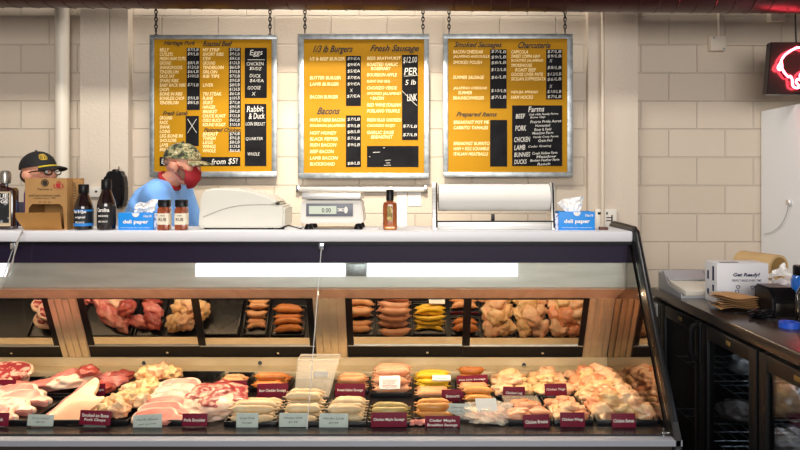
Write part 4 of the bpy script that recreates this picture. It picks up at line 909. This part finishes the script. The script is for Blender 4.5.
tag(MB().box((X(364, 3.5), 3.46, S+.0005), (X(379, 3.5), 3.6, S+.005)).build('paper_sheet', M_paper), 'white paper lying flat between the digital scale and amber bottle', 'paper')
tag(MB().tube(smoothpath([(X(278, 3.42), 3.41, S+.004), (X(283, 3.42), 3.42, S+.012), (X(288, 3.42), 3.43, S+.02), (X(294, 3.42), 3.42, S+.014), (X(301, 3.4), 3.42, S+.004)]), .0028, 6).build('black_cable', M_black), 'short black cable curling over the paper left of the digital scale', 'cable')
# amber bottle
c = (X(390, 3.42), 3.42, S); t = thing('amber_bottle', 'amber glass bottle with tall black cap and gold label beside the digital scale', 'bottle', c)
MB().lathe([(.030, 0), (.035, .006), (.035, .118), (.032, .132), (.016, .140), (.016, .148)], c, 32, power=3).build('glass_body', mat('amber_liquor', '8a3f14', .08, col2='b8642a', scale=10, coat=1), t)
MB().lathe([(.017, .142), (.0185, .143), (.0185, .192), (.0165, .196)], c, 20).build('cap', M_black, t)
MB().box((c[0]-.013, c[1]-.0375, S+.045), (c[0]+.013, c[1]-.034, S+.118), .001).build('label', mat('gold_label', '8a7434', .5, col2='d8c074', scale=70, lo=.5, hi=.6), t)
MB().box((c[0]-.024, c[1]-.0365, S+.004), (c[0]+.024, c[1]-.030, S+.018), .003).build('base_glint', mat('gold_glint', 'd89a50', .1, coat=1), t)  # bright amber block, a painted glint low on the bottle
# paper roll cutter
t = thing('paper_roll_cutter', 'long steel paper roll cutter holding a thick white roll, on the case top', 'paper cutter', (X(494, 3.5), 3.5, S)); d = 3.47
MB().tube([(X(438.5, d), d+.02, Z(197.7, d)), (X(549, d), d+.02, Z(197.7, d))], .0672, 48).build('paper_roll', mat('butcher_paper', 'e9e7e0', .8), t)
MB().tube([(X(437.8, d), d+.02, Z(197.7, d)), (X(549.6, d), d+.02, Z(197.7, d))], .022, 20).build('roll_core', M_cardb, t)
for a, b in ((432.3, 437), (549.8, 553.3)):
    MB().prism([(d-.055, S), (d+.09, S), (d+.06, Z(184, d)), (d+.045, Z(182.5, d)), (d-.005, Z(182.5, d)), (d-.03, Z(190, d))], 'x', X(a, d), X(b, d), .002).build('end_bracket', M_steel, t)
    MB().tube([(X(a+(2 if a > 500 else 4), d), d-.058, S+.01), (X(a+(2 if a > 500 else 4), d), d-.033, Z(191, d)), (X(a+(2 if a > 500 else 4), d), d-.008, Z(183, d))], .004, 6).build('edge_strip', M_black, t)
MB().box((X(437, d), d-.05, S), (X(549.5, d), d+.07, S+.038), .003).build('base_tray', M_steel, t)
MB().box((X(437, d), d-.056, S+.038), (X(552, d), d-.046, S+.044)).build('cutter_blade', M_black, t)
MB().box((X(490, d), d-.052, S+.044), (X(493.5, d), d-.042, Z(213.5, d)), .001).build('centre_spring', M_black, t)
tag(MB().box((X(600, 3.4), 3.40, S), (X(608.5, 3.4), 3.43, S+.014), .003).build('wooden_block', mat('dark_red_wood', '5a3020', .5)), 'small dark reddish brown block lying right of the blue deli paper box', 'block')

# ------------------------------------------------------------------ undercounter cooler on the right
CX = 1.28; CZ = .93; Y0, Y1 = 1.95, 3.64
M_cool = mat('cooler_black', '09090b', .4, spec=.25)
M_ctop = mat('dark_counter_top', '2b2624', .22, col2='38302c', scale=5, bump=.03)
t = thing('back_bar_cooler', 'long black undercounter cooler with three glass doors along the right side', 'cooler', (CX+.35, (Y0+Y1)/2, 0))
MB().box((CX-.02, Y0-.02, CZ-.045), (CX+.78, Y1+.02, CZ), .006).build('counter_top', M_ctop, t)
MB().box((CX+.03, Y0, .08), (CX+.06+.66, Y1, .10)).box((CX+.70, Y0, .1), (CX+.74, Y1, CZ-.05)).box((CX, Y0, .08), (CX+.74, Y0+.03, CZ-.05)).box((CX, Y1-.03, .08), (CX+.74, Y1, CZ-.05)).box((CX, Y0+.03, CZ-.085), (CX+.7, Y1-.03, CZ-.046)).box((CX+.05, Y0, 0), (CX+.7, Y1, .08)).build('cabinet', M_cool, t)
MB().box((CX-.03, 3.495, .1), (CX+.05, Y1, CZ-.05)).build('compressor_grille', M_cool, t)
doors = [(3.02, 3.49), (2.53, 3.00), (2.04, 2.51)]
M_wire = mat('wire_shelf', '8f969c', .35, .6)
for i, (a, b) in enumerate(doors):
    dr = MB(); zf0, zf1 = .11, CZ-.055; fw = .055
    dr.box((CX-.03, a, zf0), (CX, a+fw, zf1), .003).box((CX-.03, b-fw, zf0), (CX, b, zf1), .003).box((CX-.029, a+fw, zf0), (CX, b-fw, zf0+fw), .003).box((CX-.029, a+fw, zf1-fw), (CX, b-fw, zf1), .003)
    dd = dr.build('glass_door', M_cool, t)
    MB().box((CX-.018, a+fw, zf0+fw), (CX-.012, b-fw, zf1-fw)).build('door_glass', M_cglass, dd, False)
    if i == 0: MB().tube(smoothpath([(CX-.03, a+.026, .71), (CX-.055, a+.026, .725), (CX-.058, a+.026, .785), (CX-.055, a+.026, .845), (CX-.03, a+.026, .86)]), .011, 10).build('door_handle', M_black, dd)
    MB().box((CX-.033, a+.20, zf1-.035), (CX-.03, a+.235, zf1-.018), .001).build('lock', mat('brass_lock', '8a7440', .4, .7), dd)
    for z in (.36, .62):
        m = MB()
        for k in range(12): m.tube([(CX+.04+k*.052, a+.01, z), (CX+.04+k*.052, b-.01, z)], .0025, 5)
        for k in range(5): m.tube([(CX+.04, a+.02+k*.107, z-.004), (CX+.64, a+.02+k*.107, z-.004)], .003, 5)
        m.build('wire_shelf', M_wire, t)
MB().box((CX-.0325, 3.535, .80), (CX-.0301, 3.60, .865)).build('white_sticker', M_paper, t)
MB().box((CX-.0336, 3.55, .815), (CX-.0324, 3.585, .845)).build('sticker_print', mat('sticker_grey', '6a6c70', .6, col2='c0c0c4', scale=120), t)
L = area('cooler_lamp', (CX+.35, 2.52, CZ-.10), (CX+.35, 2.52, 0), 1.4, .1, 4, 'dfe8f5'); L.rotation_euler = (0, 0, PI/2)
M_bagd = mat('bagged_meat', 'b9aea6', .25, col2='6d5148', scale=14, bump=.6, bscale=30, coat=.6)
k = 0
for (px, py, zz, sz, lb) in [(745, 362, .62, (.07, .07, .05), 'white plastic-wrapped packet on the top shelf behind the middle cooler door'),
    (738, 408, .36, (.09, .09, .05), 'plastic-wrapped meat bag on the lower shelf behind the middle cooler door'),
    (742, 425, .11, (.09, .09, .06), 'wrapped bag standing at the bottom behind the middle cooler door'),
    (790, 400, .62, (.08, .07, .06), 'clear wrapped packet behind the nearest cooler door on the top shelf'),
    (792, 440, .36, (.08, .08, .06), 'wrapped bag on the lower shelf behind the nearest cooler door')]:
    dd = (EYE-zz-.05)*F/(py-PY); xx = X(px, dd)
    lump('meat_package', 'package', M_bagd if k else mat('white_wrap', 'd9d6d2', .3, col2='a8a09a', scale=12, bump=.5, bscale=30), (max(xx, CX+.13), min(max(dd, 2.12), 3.4), zz+.004+sz[2]*.62), sz, 500+k, lb, None, .4, .15, 2.5, sub=4); k += 1
# things on the counter
def ct(px, d): return X(px, d)
t = thing('sheet_dispenser', 'grey metal tray with white paper sheets at the far end of the counter', 'dispenser', (1.50, 3.45, CZ))
M_gm = mat('grey_metal_sheet', 'b8babf', .45, .3)
x0, x1, y0, y1 = 1.29, 1.51, 3.32, 3.62
m = MB(); m.box((x0, y0, CZ), (x1, y1, CZ+.008))
m.prism([(y0, CZ), (y1, CZ), (y1, CZ+.085), (y1-.08, CZ+.085), (y1-.14, CZ+.04), (y0, CZ+.02)], 'x', x0-.004, x0); m.prism([(y0, CZ), (y1, CZ), (y1, CZ+.095), (y1-.10, CZ+.095), (y0, CZ+.06)], 'x', x1, x1+.004)
m.box((x0-.004, y1, CZ), (x1+.004, y1+.004, CZ+.09)); m.build('metal_tray', M_gm, t)
b = MB().box((-.095, -.12, -.012), (.095, .12, .012), .004); b.bm.transform(Matrix.Translation(((x0+x1)/2, 3.45, CZ+.035)) @ Euler((.12, 0, .04)).to_matrix().to_4x4()); b.build('paper_stack', mat('cream_paper', 'd8d2c4', .8), t)
b = MB().box((-.1, -.05, -.003), (.1, .05, .003)).tube([(-.08, -.05, .006), (.08, -.05, .006)], .005, 6); b.bm.transform(Matrix.Translation(((x0+x1)/2, 3.56, CZ+.075)) @ Euler((.4, 0, 0)).to_matrix().to_4x4()); b.build('hold_down_plate', M_gm, t)
t = thing('white_carton', 'white carton with dark blue printing standing on the black counter', 'carton', (1.53, 3.2, CZ)); d = 3.17
x0, x1 = X(717, d), X(768.5, d)
MB().box((x0, d, CZ), (x1, d+.13, CZ+.182), .002).build('carton_body', mat('white_carton_card', 'd9dade', .6), t)
M_nb = mat('navy_print', '14204a', .6)
m = MB(); m.text('Get Ready!', X(733, d), X(760, d), Z(277.5, d), Z(272.8, d), d-.001, shear=.25, off=.04).text('PERFECT BAKED EVERY TIME', X(732, d), X(761, d), Z(281.6, d), Z(279.4, d), d-.001, off=.015)
for px, py in ((737, 291.5), (738, 287), (752.5, 287.5), (745, 296), (758, 296), (731, 296)):
    p = W(px, py, d); m.tube([(p.x+.008*math.cos(a)*(1+.3*math.sin(3*a)), d-.001, p.z+.007*math.sin(a)) for a in [i*PI/5 for i in range(11)]], .0016, 4)
m.build('blue_printing', M_nb, t, False)
m = MB()
for z0_, z1_, y_ in ((.10, .165, .03), (.05, .08, .03), (.10, .14, .085), (.03, .055, .085)): m.box((x0-.001, d+y_, CZ+z0_), (x0, d+y_+.018, CZ+z1_))
m.build('side_printing', M_nb, t)
MB().box((X(724, d), d+.03, CZ+.182), (X(742, d), d+.06, CZ+.183)).build('top_label', M_dk, t)
# brown paper stack
t = thing('brown_paper_stack', 'crumpled stack of brown kraft paper in front of the white carton', 'paper stack', (1.43, 3.05, CZ))
for k in range(7):
    z = CZ+.004+k*.006
    f = lambda u, v, k=k: Vector((1.315+.26*u+.006*math.sin(k*2.1), 2.99+.13*v+.006*math.cos(k*1.7)-.03*(1-u), CZ+.012+k*(.010-.005*u)+.008*math.sin(u*7+k*.5+v*2)*(1-.3*v)))
    MB().add(sheet(f, 20, 8, .0012)).build('paper_sheet', mat('kraft_paper', 'b98d5c', .8, col2='a67a4a', scale=8), t, angle=60)
# container, roll, bag behind
t = thing('storage_tub', 'blue and white plastic tub behind the white carton', 'tub', (1.83, 3.3, CZ))
MB().box((1.66, 3.26, CZ), (2.0, 3.60, CZ+.055), .008).build('tub_body', mat('light_blue_plastic', '5ea6cf', .4), t); MB().box((1.655, 3.255, CZ+.055), (2.0, 3.605, CZ+.068), .004).build('lid', M_white, t)
t = thing('kraft_roll', 'thick roll of tan kraft paper lying behind the white carton', 'paper roll', (1.7, 3.4, CZ+.095)); M_kr = mat('tan_paper_roll', 'c9ab7c', .8, col2='c0a070', scale=6)
a, b_ = Vector((1.60, 3.66, CZ+.145)), Vector((1.80, 3.42, CZ+.145)); dr_ = (b_-a).normalized()
a, b_ = W(742, 262.5, 3.63), W(779, 267.5, 3.42); dr_ = (b_-a).normalized()
MB().tube([a, b_], .062, 32).build('paper_roll', M_kr, t)
MB().tube([b_-dr_*.005, b_+dr_*.001], .050, 24).build('hollow_core', mat('roll_core_dark', '8a6d3c', .9), t)
m = blobmesh((.06, .05, .05), 71, .35, 2.6); m.bm.transform(Matrix.Translation((X(783, 3.2), 3.22, CZ+.045))); tag(m.build('crumpled_wrapper', mat('white_red_wrapper', 'e8e4e6', .35, col2='c23a3c', scale=7, lo=.6, hi=.66, bump=.5, bscale=25)), 'crumpled white and red plastic wrapper beside the white carton', 'wrapper')
crinkle(([(768, 274), (774, 271), (780, 266), (784, 262), (788, 270)], [(768, 278), (774, 277), (780, 276), (784, 276), (793, 277)]), 3.27, 3.30, .0015, .02, 9, M_paper, 'white_tissue', None, 'white crumpled tissue lying on the blue and white tub', 'tissue')
t = thing('label_printer', 'small black boxy device on the near part of the counter', 'device', (1.58, 2.85, CZ)); d = 2.86
MB().prism([(d, CZ), (d+.16, CZ), (d+.16, CZ+.115), (d+.03, CZ+.115), (d, CZ+.075)], 'x', X(773, d), X(799, d), .008).build('housing', M_black, t)
MB().box((X(776, d), d-.002, CZ+.02), (X(794, d), d+.003, CZ+.055), .002).build('front_slot', M_dk, t)
c = (X(789, 2.66), 2.66, CZ); tag(MB().lathe([(.022, 0), (.036, 0), (.036, .022), (.022, .022), (.022, .0)], c, 28).build('tape_roll', mat('blue_tape', '1c4fc0', .4)), 'roll of blue tape lying in front of the small black device', 'tape')
m = blobmesh((.06, .035, .022), 81, .3, 2.4); m.bm.transform(Matrix.Translation((X(762, 2.84), 2.84, CZ+.014)) @ Euler((0, 0, .5)).to_matrix().to_4x4()); tag(m.build('black_glove', M_black), 'crumpled black glove lying left of the small black device', 'glove')
tag(MB().tube(smoothpath([(X(728, 3.0), 3.0-.06, CZ+.003), (X(738, 2.95), 2.93, CZ+.003), (X(750, 2.9), 2.9, CZ+.003), (X(760, 2.84), 2.82, CZ+.003), (X(772, 2.84), 2.80, CZ+.003)]), .003, 6).build('black_cable', M_black), 'black cable lying on the counter before the brown kraft paper', 'cable')
c = (X(800, 3.0), 3.0, CZ); t = thing('blue_bottle', 'blue plastic bottle with dark cap cut off by the right edge of the picture', 'bottle', c)
MB().lathe([(.032, 0), (.036, .005), (.036, .13), (.030, .15), (.024, .155)], c, 28).build('bottle_body', mat('blue_plastic', '1c5fb8', .2, coat=.5), t); MB().lathe([(.027, .153), (.028, .155), (.028, .19), (.024, .195)], c, 24).build('cap', M_black, t)
c = (X(806, 2.75), 2.75, CZ); t = thing('dark_bottle', 'dark bottle at the right edge in front of the blue plastic bottle', 'bottle', c)
MB().lathe([(.034, 0), (.038, .005), (.038, .11), (.018, .15), (.015, .19)], c, 24).build('bottle_body', mat('black_glass', '100c0c', .1, coat=1), t); MB().lathe([(.019, .185), (.019, .215)], c, 20).build('cap', M_black, t)

# ------------------------------------------------------------------ people
M_skinp = mat('skin', 'd79c80', .5, col2='cf8d72', scale=8, sss=.15)
def limb(m, pts, rs, n=14):
    for i in range(len(pts)-1): m.cap(pts[i], pts[i+1], rs[i], rs[i+1], n)
def hand(m, w_, dirv, palmn, s=1):
    """palm and five bent fingers at wrist w_; dirv = pointing direction, palmn = palm normal"""
    d_ = Vector(dirv).normalized(); n_ = Vector(palmn).normalized(); n_ = (n_-d_*n_.dot(d_)).normalized(); sd = d_.cross(n_)*s; w_ = Vector(w_)
    for k in range(4):
        o = sd*(-.030+.02*k); base = w_+d_*.085+o; L = [.030, .034, .032, .025][k]
        m.cap(w_+d_*.015+o*.6, base, .015, .0115)
        p = base
        for j in range(3):
            v = (d_*math.cos(.35*j+.2)+n_*math.sin(.35*j+.2)).normalized(); q = p+v*L*(1-.2*j); m.cap(p, q, .0095-.001*j, .0085-.001*j, 8); p = q
    a = w_+d_*.025-sd*.025; b = a+(d_*.5-sd*.9).normalized()*.035; m.cap(a, b, .014, .011, 8); c_ = b+(d_*.9-sd*.35+n_*.3).normalized()*.03; m.cap(b, c_, .0105, .0085, 8); m.cap(c_, c_+(d_+n_*.3).normalized()*.022, .0085, .0075, 8)
def head(m, c, R, s=1.0):
    """head centred at c (mid-skull); local +x is the way the face looks; returns local->world"""
    def L(x, y, z): return Vector(c)+R @ (Vector((x, y, z))*s)
    def e(p, r, rot=None):
        t = bmesh.new(); bmesh.ops.create_icosphere(t, subdivisions=3, radius=1)
        m.add(t, Matrix.Translation(L(*p)) @ R.to_4x4() @ Matrix.Diagonal((r[0]*s, r[1]*s, r[2]*s, 1)))
    e((-.01, 0, .02), (.098, .077, .098)); e((.025, 0, -.045), (.066, .062, .075)); e((.062, 0, -.092), (.028, .032, .022))
    e((.078, 0, .022), (.022, .05, .013)); e((.094, 0, -.018), (.022, .014, .024)); e((.085, 0, .0), (.013, .010, .03)); e((.082, 0, -.058), (.012, .024, .008)); e((.080, 0, -.068), (.012, .020, .008))
    e((.060, .040, -.02), (.025, .022, .022)); e((.060, -.040, -.02), (.025, .022, .022))
    for q in (-1, 1):
        e((-.008, q*.082, -.018), (.020, .013, .034)); e((-.016, q*.094, -.008), (.022, .010, .026))
    return L
def capmesh(t, L, R, M_crown, M_brim, s=1.0, zb=.035, logo=None):
    m = MB(); tm = bmesh.new(); bmesh.ops.create_uvsphere(tm, u_segments=28, v_segments=16, radius=1)
    bmesh.ops.delete(tm, geom=[v for v in tm.verts if v.co.z < -.12], context='VERTS')
    for v in tm.verts:
        if v.co.z > .1 and v.co.x > 0: v.co.x *= 1+.05*v.co.z
    bmesh.ops.solidify(tm, geom=list(tm.faces), thickness=.03)
    m.add(tm, Matrix.Translation(L(-.008, 0, zb)) @ R.to_4x4() @ Matrix.Diagonal((.112*s, .090*s, .098*s, 1))); m.build('crown', M_crown, t)
    def f(u, v):
        a = (u-.5)*PI*.66; r0 = .100; r1 = .178-.026*(2*u-1)**2
        r = r0+(r1-r0)*v; x = r*math.cos(a)*1.0; y = r*math.sin(a)*.70
        x = max(x, .0)+.004; return L(x, y, zb-.004-.018*v*v-.9*y*y)
    MB().add(sheet(f, 20, 8, .004)).build('brim', M_brim, t)
    MB().ball(L(-.008, 0, zb+.097*1.02), .008*s, 2).build('button', M_crown, t)
def person(lb, feet, J, Rh, M_shirt, M_pants, sleeves):
    t = thing('person', lb, 'person', feet)
    b = MB(); V = {k: Vector(v) for k, v in J.items()}
    L = head(b, V['head'], Rh); b.cap(V['neck'], V['head']+Rh @ Vector((-.02, 0, -.05)), .056, .055)
    # torso
    b.cap(V['pelvis'], V['chest'], .125, .13, 18); b.cap(V['chest'], V['neck'], .125, .06, 18)
    for q in 'lr':
        b.cap(V['chest']*.25+V['neck']*.75, V['sh'+q], .06, .055); limb(b, [V['sh'+q], V['el'+q], V['wr'+q]], [.052, .040, .026])
        limb(b, [V['hip'+q], V['kn'+q], V['an'+q]], [.085, .055, .04]); b.cap(V['an'+q], V['an'+q]+V['toe'], .036, .03)
        dv = V['wr'+q]-V['el'+q]; hand(b, V['wr'+q], dv, (0, 0, -1), 1 if q == 'l' else -1)
    b.remesh(.0065, 3); body = b.build('body', M_skinp, t, angle=180)
    s_ = MB(); s_.cap(V['pelvis']-Vector((0, 0, .02)), V['chest'], .150, .155, 18); s_.cap(V['chest'], V['chest']*.35+V['neck']*.65, .150, .085, 18)
    s_.cap(V['chest'], V['chest']*.6+V['neck']*.4, .16, .12, 18)
    for q in 'lr':
        s_.cap(V['chest']*.4+V['neck']*.6, V['sh'+q], .09, .075); s_.cap(V['sh'+q], V['sh'+q].lerp(V['el'+q], sleeves), .075, .062)
        s_.cap(V['chest'], V['sh'+q], .13, .08)
    s_.remesh(.009, 22)
    for v in s_.bm.verts:
        v.co += Vector((0, -1, .3)).normalized()*.010*noise.noise(Vector((v.co.x*14+v.co.z*10, v.co.y*6, v.co.z*9)))
    s_.build('shirt', M_shirt, t, angle=180)
    p_ = MB(); p_.cap(V['pelvis']-Vector((0, 0, .03)), V['pelvis']+Vector((0, 0, .05)), .145, .14, 18)
    for q in 'lr': limb(p_, [V['hip'+q], V['kn'+q], V['an'+q]], [.105, .075, .06])
    p_.remesh(.009, 4); p_.build('trousers', M_pants, t, angle=180)
    for q in 'lr': MB().cap(V['an'+q]+Vector((0, 0, -.02)), V['an'+q]+V['toe']*1.2+Vector((0, 0, -.005)), .050, .042).build('shoe', M_black, t)
    return t, L, V
def camo():
    m = bpy.data.materials.new('camouflage_cloth'); m.use_nodes = True; n = m.node_tree.nodes; l = m.node_tree.links; b = n['Principled BSDF']; b.inputs['Roughness'].default_value = .85
    tc = n.new('ShaderNodeTexCoord'); t = n.new('ShaderNodeTexNoise'); t.inputs['Scale'].default_value = 26; t.inputs['Detail'].default_value = 2.5
    r = n.new('ShaderNodeValToRGB'); r.color_ramp.interpolation = 'CONSTANT'; e = r.color_ramp.elements
    e[0].position = 0; e[0].color = lin('2f2c22'); e[1].position = .42; e[1].color = lin('5f6442')
    for p, c_ in ((.50, 'a39a74'), (.56, '6d5f3e'), (.63, 'c2b892')): q = e.new(p); q.color = lin(c_)
    l.new(tc.outputs['Object'], t.inputs['Vector']); l.new(t.outputs['Fac'], r.inputs[0]); l.new(r.outputs[0], b.inputs['Base Color']); return m
# man in blue shirt, leaning forward to the right
hd = W(183, 165, 4.12); Rh = Euler((0, .06, -.16)).to_matrix()
hx, hz = hd.x, hd.z
J = dict(head=hd, neck=(hx-.10, 4.14, hz-.105), chest=(hx-.18, 4.17, hz-.255), pelvis=(hx-.36, 4.25, .96),
  shl=(hx-.08, 4.32, hz-.15), ell=(hx+.02, 4.36, hz-.45), wrl=(hx+.22, 4.22, hz-.50), shr=(hx-.11, 3.985, hz-.165), elr=(hx-.02, 3.985, hz-.49), wrr=(hx+.20, 4.02, hz-.50),
  hipl=(hx-.35, 4.35, .90), hipr=(hx-.35, 4.16, .90), knl=(hx-.20, 4.36, .50), knr=(hx-.24, 4.15, .50), anl=(hx-.30, 4.37, .075), anr=(hx-.36, 4.14, .075), toe=(.13, 0, -.035))
M_blueshirt = mat('blue_shirt', '80b8ff', .75, bump=.2, bscale=30)
t, L, V = person('worker in camouflage cap, blue shirt and red face mask, leaning over to the right', (hx-.33, 4.25, 0), J, Rh, M_blueshirt, mat('dark_trousers', '23252c', .8), .82)
capmesh(t, L, Rh, camo(), bpy.data.materials['camouflage_cloth'])
M_mask = mat('red_cloth', '8e101c', .75, col2='a41824', scale=10, bump=.2, bscale=30)
m = MB(); tm = bmesh.new(); bmesh.ops.create_uvsphere(tm, u_segments=32, v_segments=20, radius=1)
bmesh.ops.delete(tm, geom=[v for v in tm.verts if v.co.x < .15 or v.co.z > .62+.2*v.co.x], context='VERTS'); 
for v in tm.verts:
    if v.co.z < -.2: v.co.x *= 1+.15*(v.co.z+.2)
    v.co.x *= 1.06-.10*abs(v.co.y)
bmesh.ops.solidify(tm, geom=list(tm.faces), thickness=.04)
m.add(tm, Matrix.Translation(L(.030, 0, -.056)) @ Rh.to_4x4() @ Matrix.Diagonal((.079, .066, .086, 1))); m.distort(.006, 30, 2); m.build('face_mask', M_mask, t)
m = MB()
for q in (-1, 1):
    m.tube(smoothpath([L(.045, q*.068, -.03), L(.02, q*.080, -.015), L(-.008, q*.084, .02), L(-.024, q*.083, .0), L(-.02, q*.078, -.03), L(.03, q*.070, -.085)]), .0025, 6)
m.build('ear_loop', M_mask, t)
# collar ring
nk = (V['neck']*.75+(V['head']+Rh @ Vector((-.02, 0, -.05)))*.25); ax_ = (V['head']+Rh @ Vector((-.02, 0, -.05))-V['neck']).normalized()
u_ = ax_.cross(Vector((0, 1, 0))).normalized(); w_ = ax_.cross(u_)
m = MB().tube([nk-ax_*(.005+.012*math.cos(a))+(u_*math.cos(a)+w_*math.sin(a))*(.066) for a in [i*PI/12 for i in range(25)]], .013, 8); m.distort(.004, 30, 3); m.build('red_collar', M_mask, t)
M_hair = mat('short_brown_hair', '3c2a20', .8, bump=.5, bscale=120)
m = MB()
for q in (-1, 1):
    tm = bmesh.new(); bmesh.ops.create_icosphere(tm, subdivisions=3, radius=1)
    m.add(tm, Matrix.Translation(L(.022, q*.064, -.040)) @ Rh.to_4x4() @ Euler((0, -.35, 0)).to_matrix().to_4x4() @ Matrix.Diagonal((.022, .010, .050, 1)))
m.build('beard', mat('brown_beard', '6a4a3a', .85, bump=.5, bscale=120), t)
m = MB(); tm = bmesh.new(); bmesh.ops.create_icosphere(tm, subdivisions=3, radius=1); m.add(tm, Matrix.Translation(L(-.062, 0, .012)) @ Rh.to_4x4() @ Matrix.Diagonal((.050, .070, .035, 1))); m.build('hair', mat('cropped_hair', '8a6652', .8), t)
for q in (-1, 1): MB().ball(L(.082, q*.032, .004), .011, 2).build('eye', M_white, t)
# man with black cap and glasses behind the box
hd = W(39.5, 173.5, 4.15); hx, hz = hd.x, hd.z; Rh = Euler((0, -.13, -.30)).to_matrix()
J = dict(head=hd, neck=(hx-.045, 4.19, hz-.175), chest=(hx-.06, 4.22, hz-.38), pelvis=(hx-.10, 4.28, .95),
  shl=(hx+.02, 4.40, hz-.235), ell=(hx+.08, 4.42, hz-.50), wrl=(hx+.24, 4.26, hz-.53), shr=(hx-.13, 4.05, hz-.24), elr=(hx-.10, 4.04, hz-.51), wrr=(hx+.11, 4.05, hz-.55),
  hipl=(hx-.06, 4.38, .89), hipr=(hx-.12, 4.19, .89), knl=(hx-.03, 4.37, .49), knr=(hx-.10, 4.17, .49), anl=(hx-.07, 4.39, .075), anr=(hx-.14, 4.17, .075), toe=(.12, -.05, -.035))
t, L, V = person('worker with black baseball cap and dark glasses, mostly hidden behind the cardboard box', (hx-.1, 4.28, 0), J, Rh, mat('dark_shirt', '2c2b3a', .8), mat('black_trousers', '17171a', .8), .8)
M_bcap = mat('black_cap_cloth', '111114', .8); capmesh(t, L, Rh, M_bcap, M_bcap)
def bf(u): 
    a = (u-.5)*PI*.72; r = .187-.035*(2*u-1)**2; y = r*math.sin(a)*.70; return L(r*math.cos(a)+.005, y, .035-.013-.05+.020*math.cos(a)-2.2*y*y)
def bf2(u, v):
    a = (u-.5)*PI*.66; r = .108+.012*v; y = r*math.sin(a)*.70; return L(r*math.cos(a)+.005, y, .035+.003-.006*v-.9*y*y)
MB().add(sheet(bf2, 20, 2, .003)).build('yellow_trim', mat('yellow_trim', 'c9b21c', .7), t)
def cp(a, z): # point on the crown
    k_ = math.sqrt(max(0, 1-(z/.098)**2)); return L(-.008+.1165*k_*math.cos(a), .0935*k_*math.sin(a), .035+z)
m = MB()
for q in range(3): m.tube([cp(-.62+.1*q+.13*math.cos(b), .052+.018*math.sin(b)) for b in [i*PI/6 for i in range(13)]], .0022, 5)
m.build('cap_emblem', mat('gold_thread', 'c9a83a', .6), t)
m = MB()
for q in (-1, 1):
    m.tube([L(.098+.004*math.cos(a), q*.034+.026*math.cos(a), -.004+.017*math.sin(a)) for a in [i*PI/8 for i in range(17)]], .0035, 6)
    m.tube([L(.094, q*.060, .004), L(.05, q*.077, .006), L(-.012, q*.084, .006)], .0035, 6)
m.tube([L(.102, -.01, .0), L(.102, .01, .0)], .003, 6); m.build('glasses', M_black, t)
for q in (-1, 1): MB().ball(L(.082, q*.032, .0), .011, 2).build('eye', M_white, t)
m = MB(); tm = bmesh.new(); bmesh.ops.create_icosphere(tm, subdivisions=3, radius=1); m.add(tm, Matrix.Translation(L(-.055, 0, -.005)) @ Rh.to_4x4() @ Matrix.Diagonal((.056, .075, .055, 1))); m.build('hair', M_hair, t)
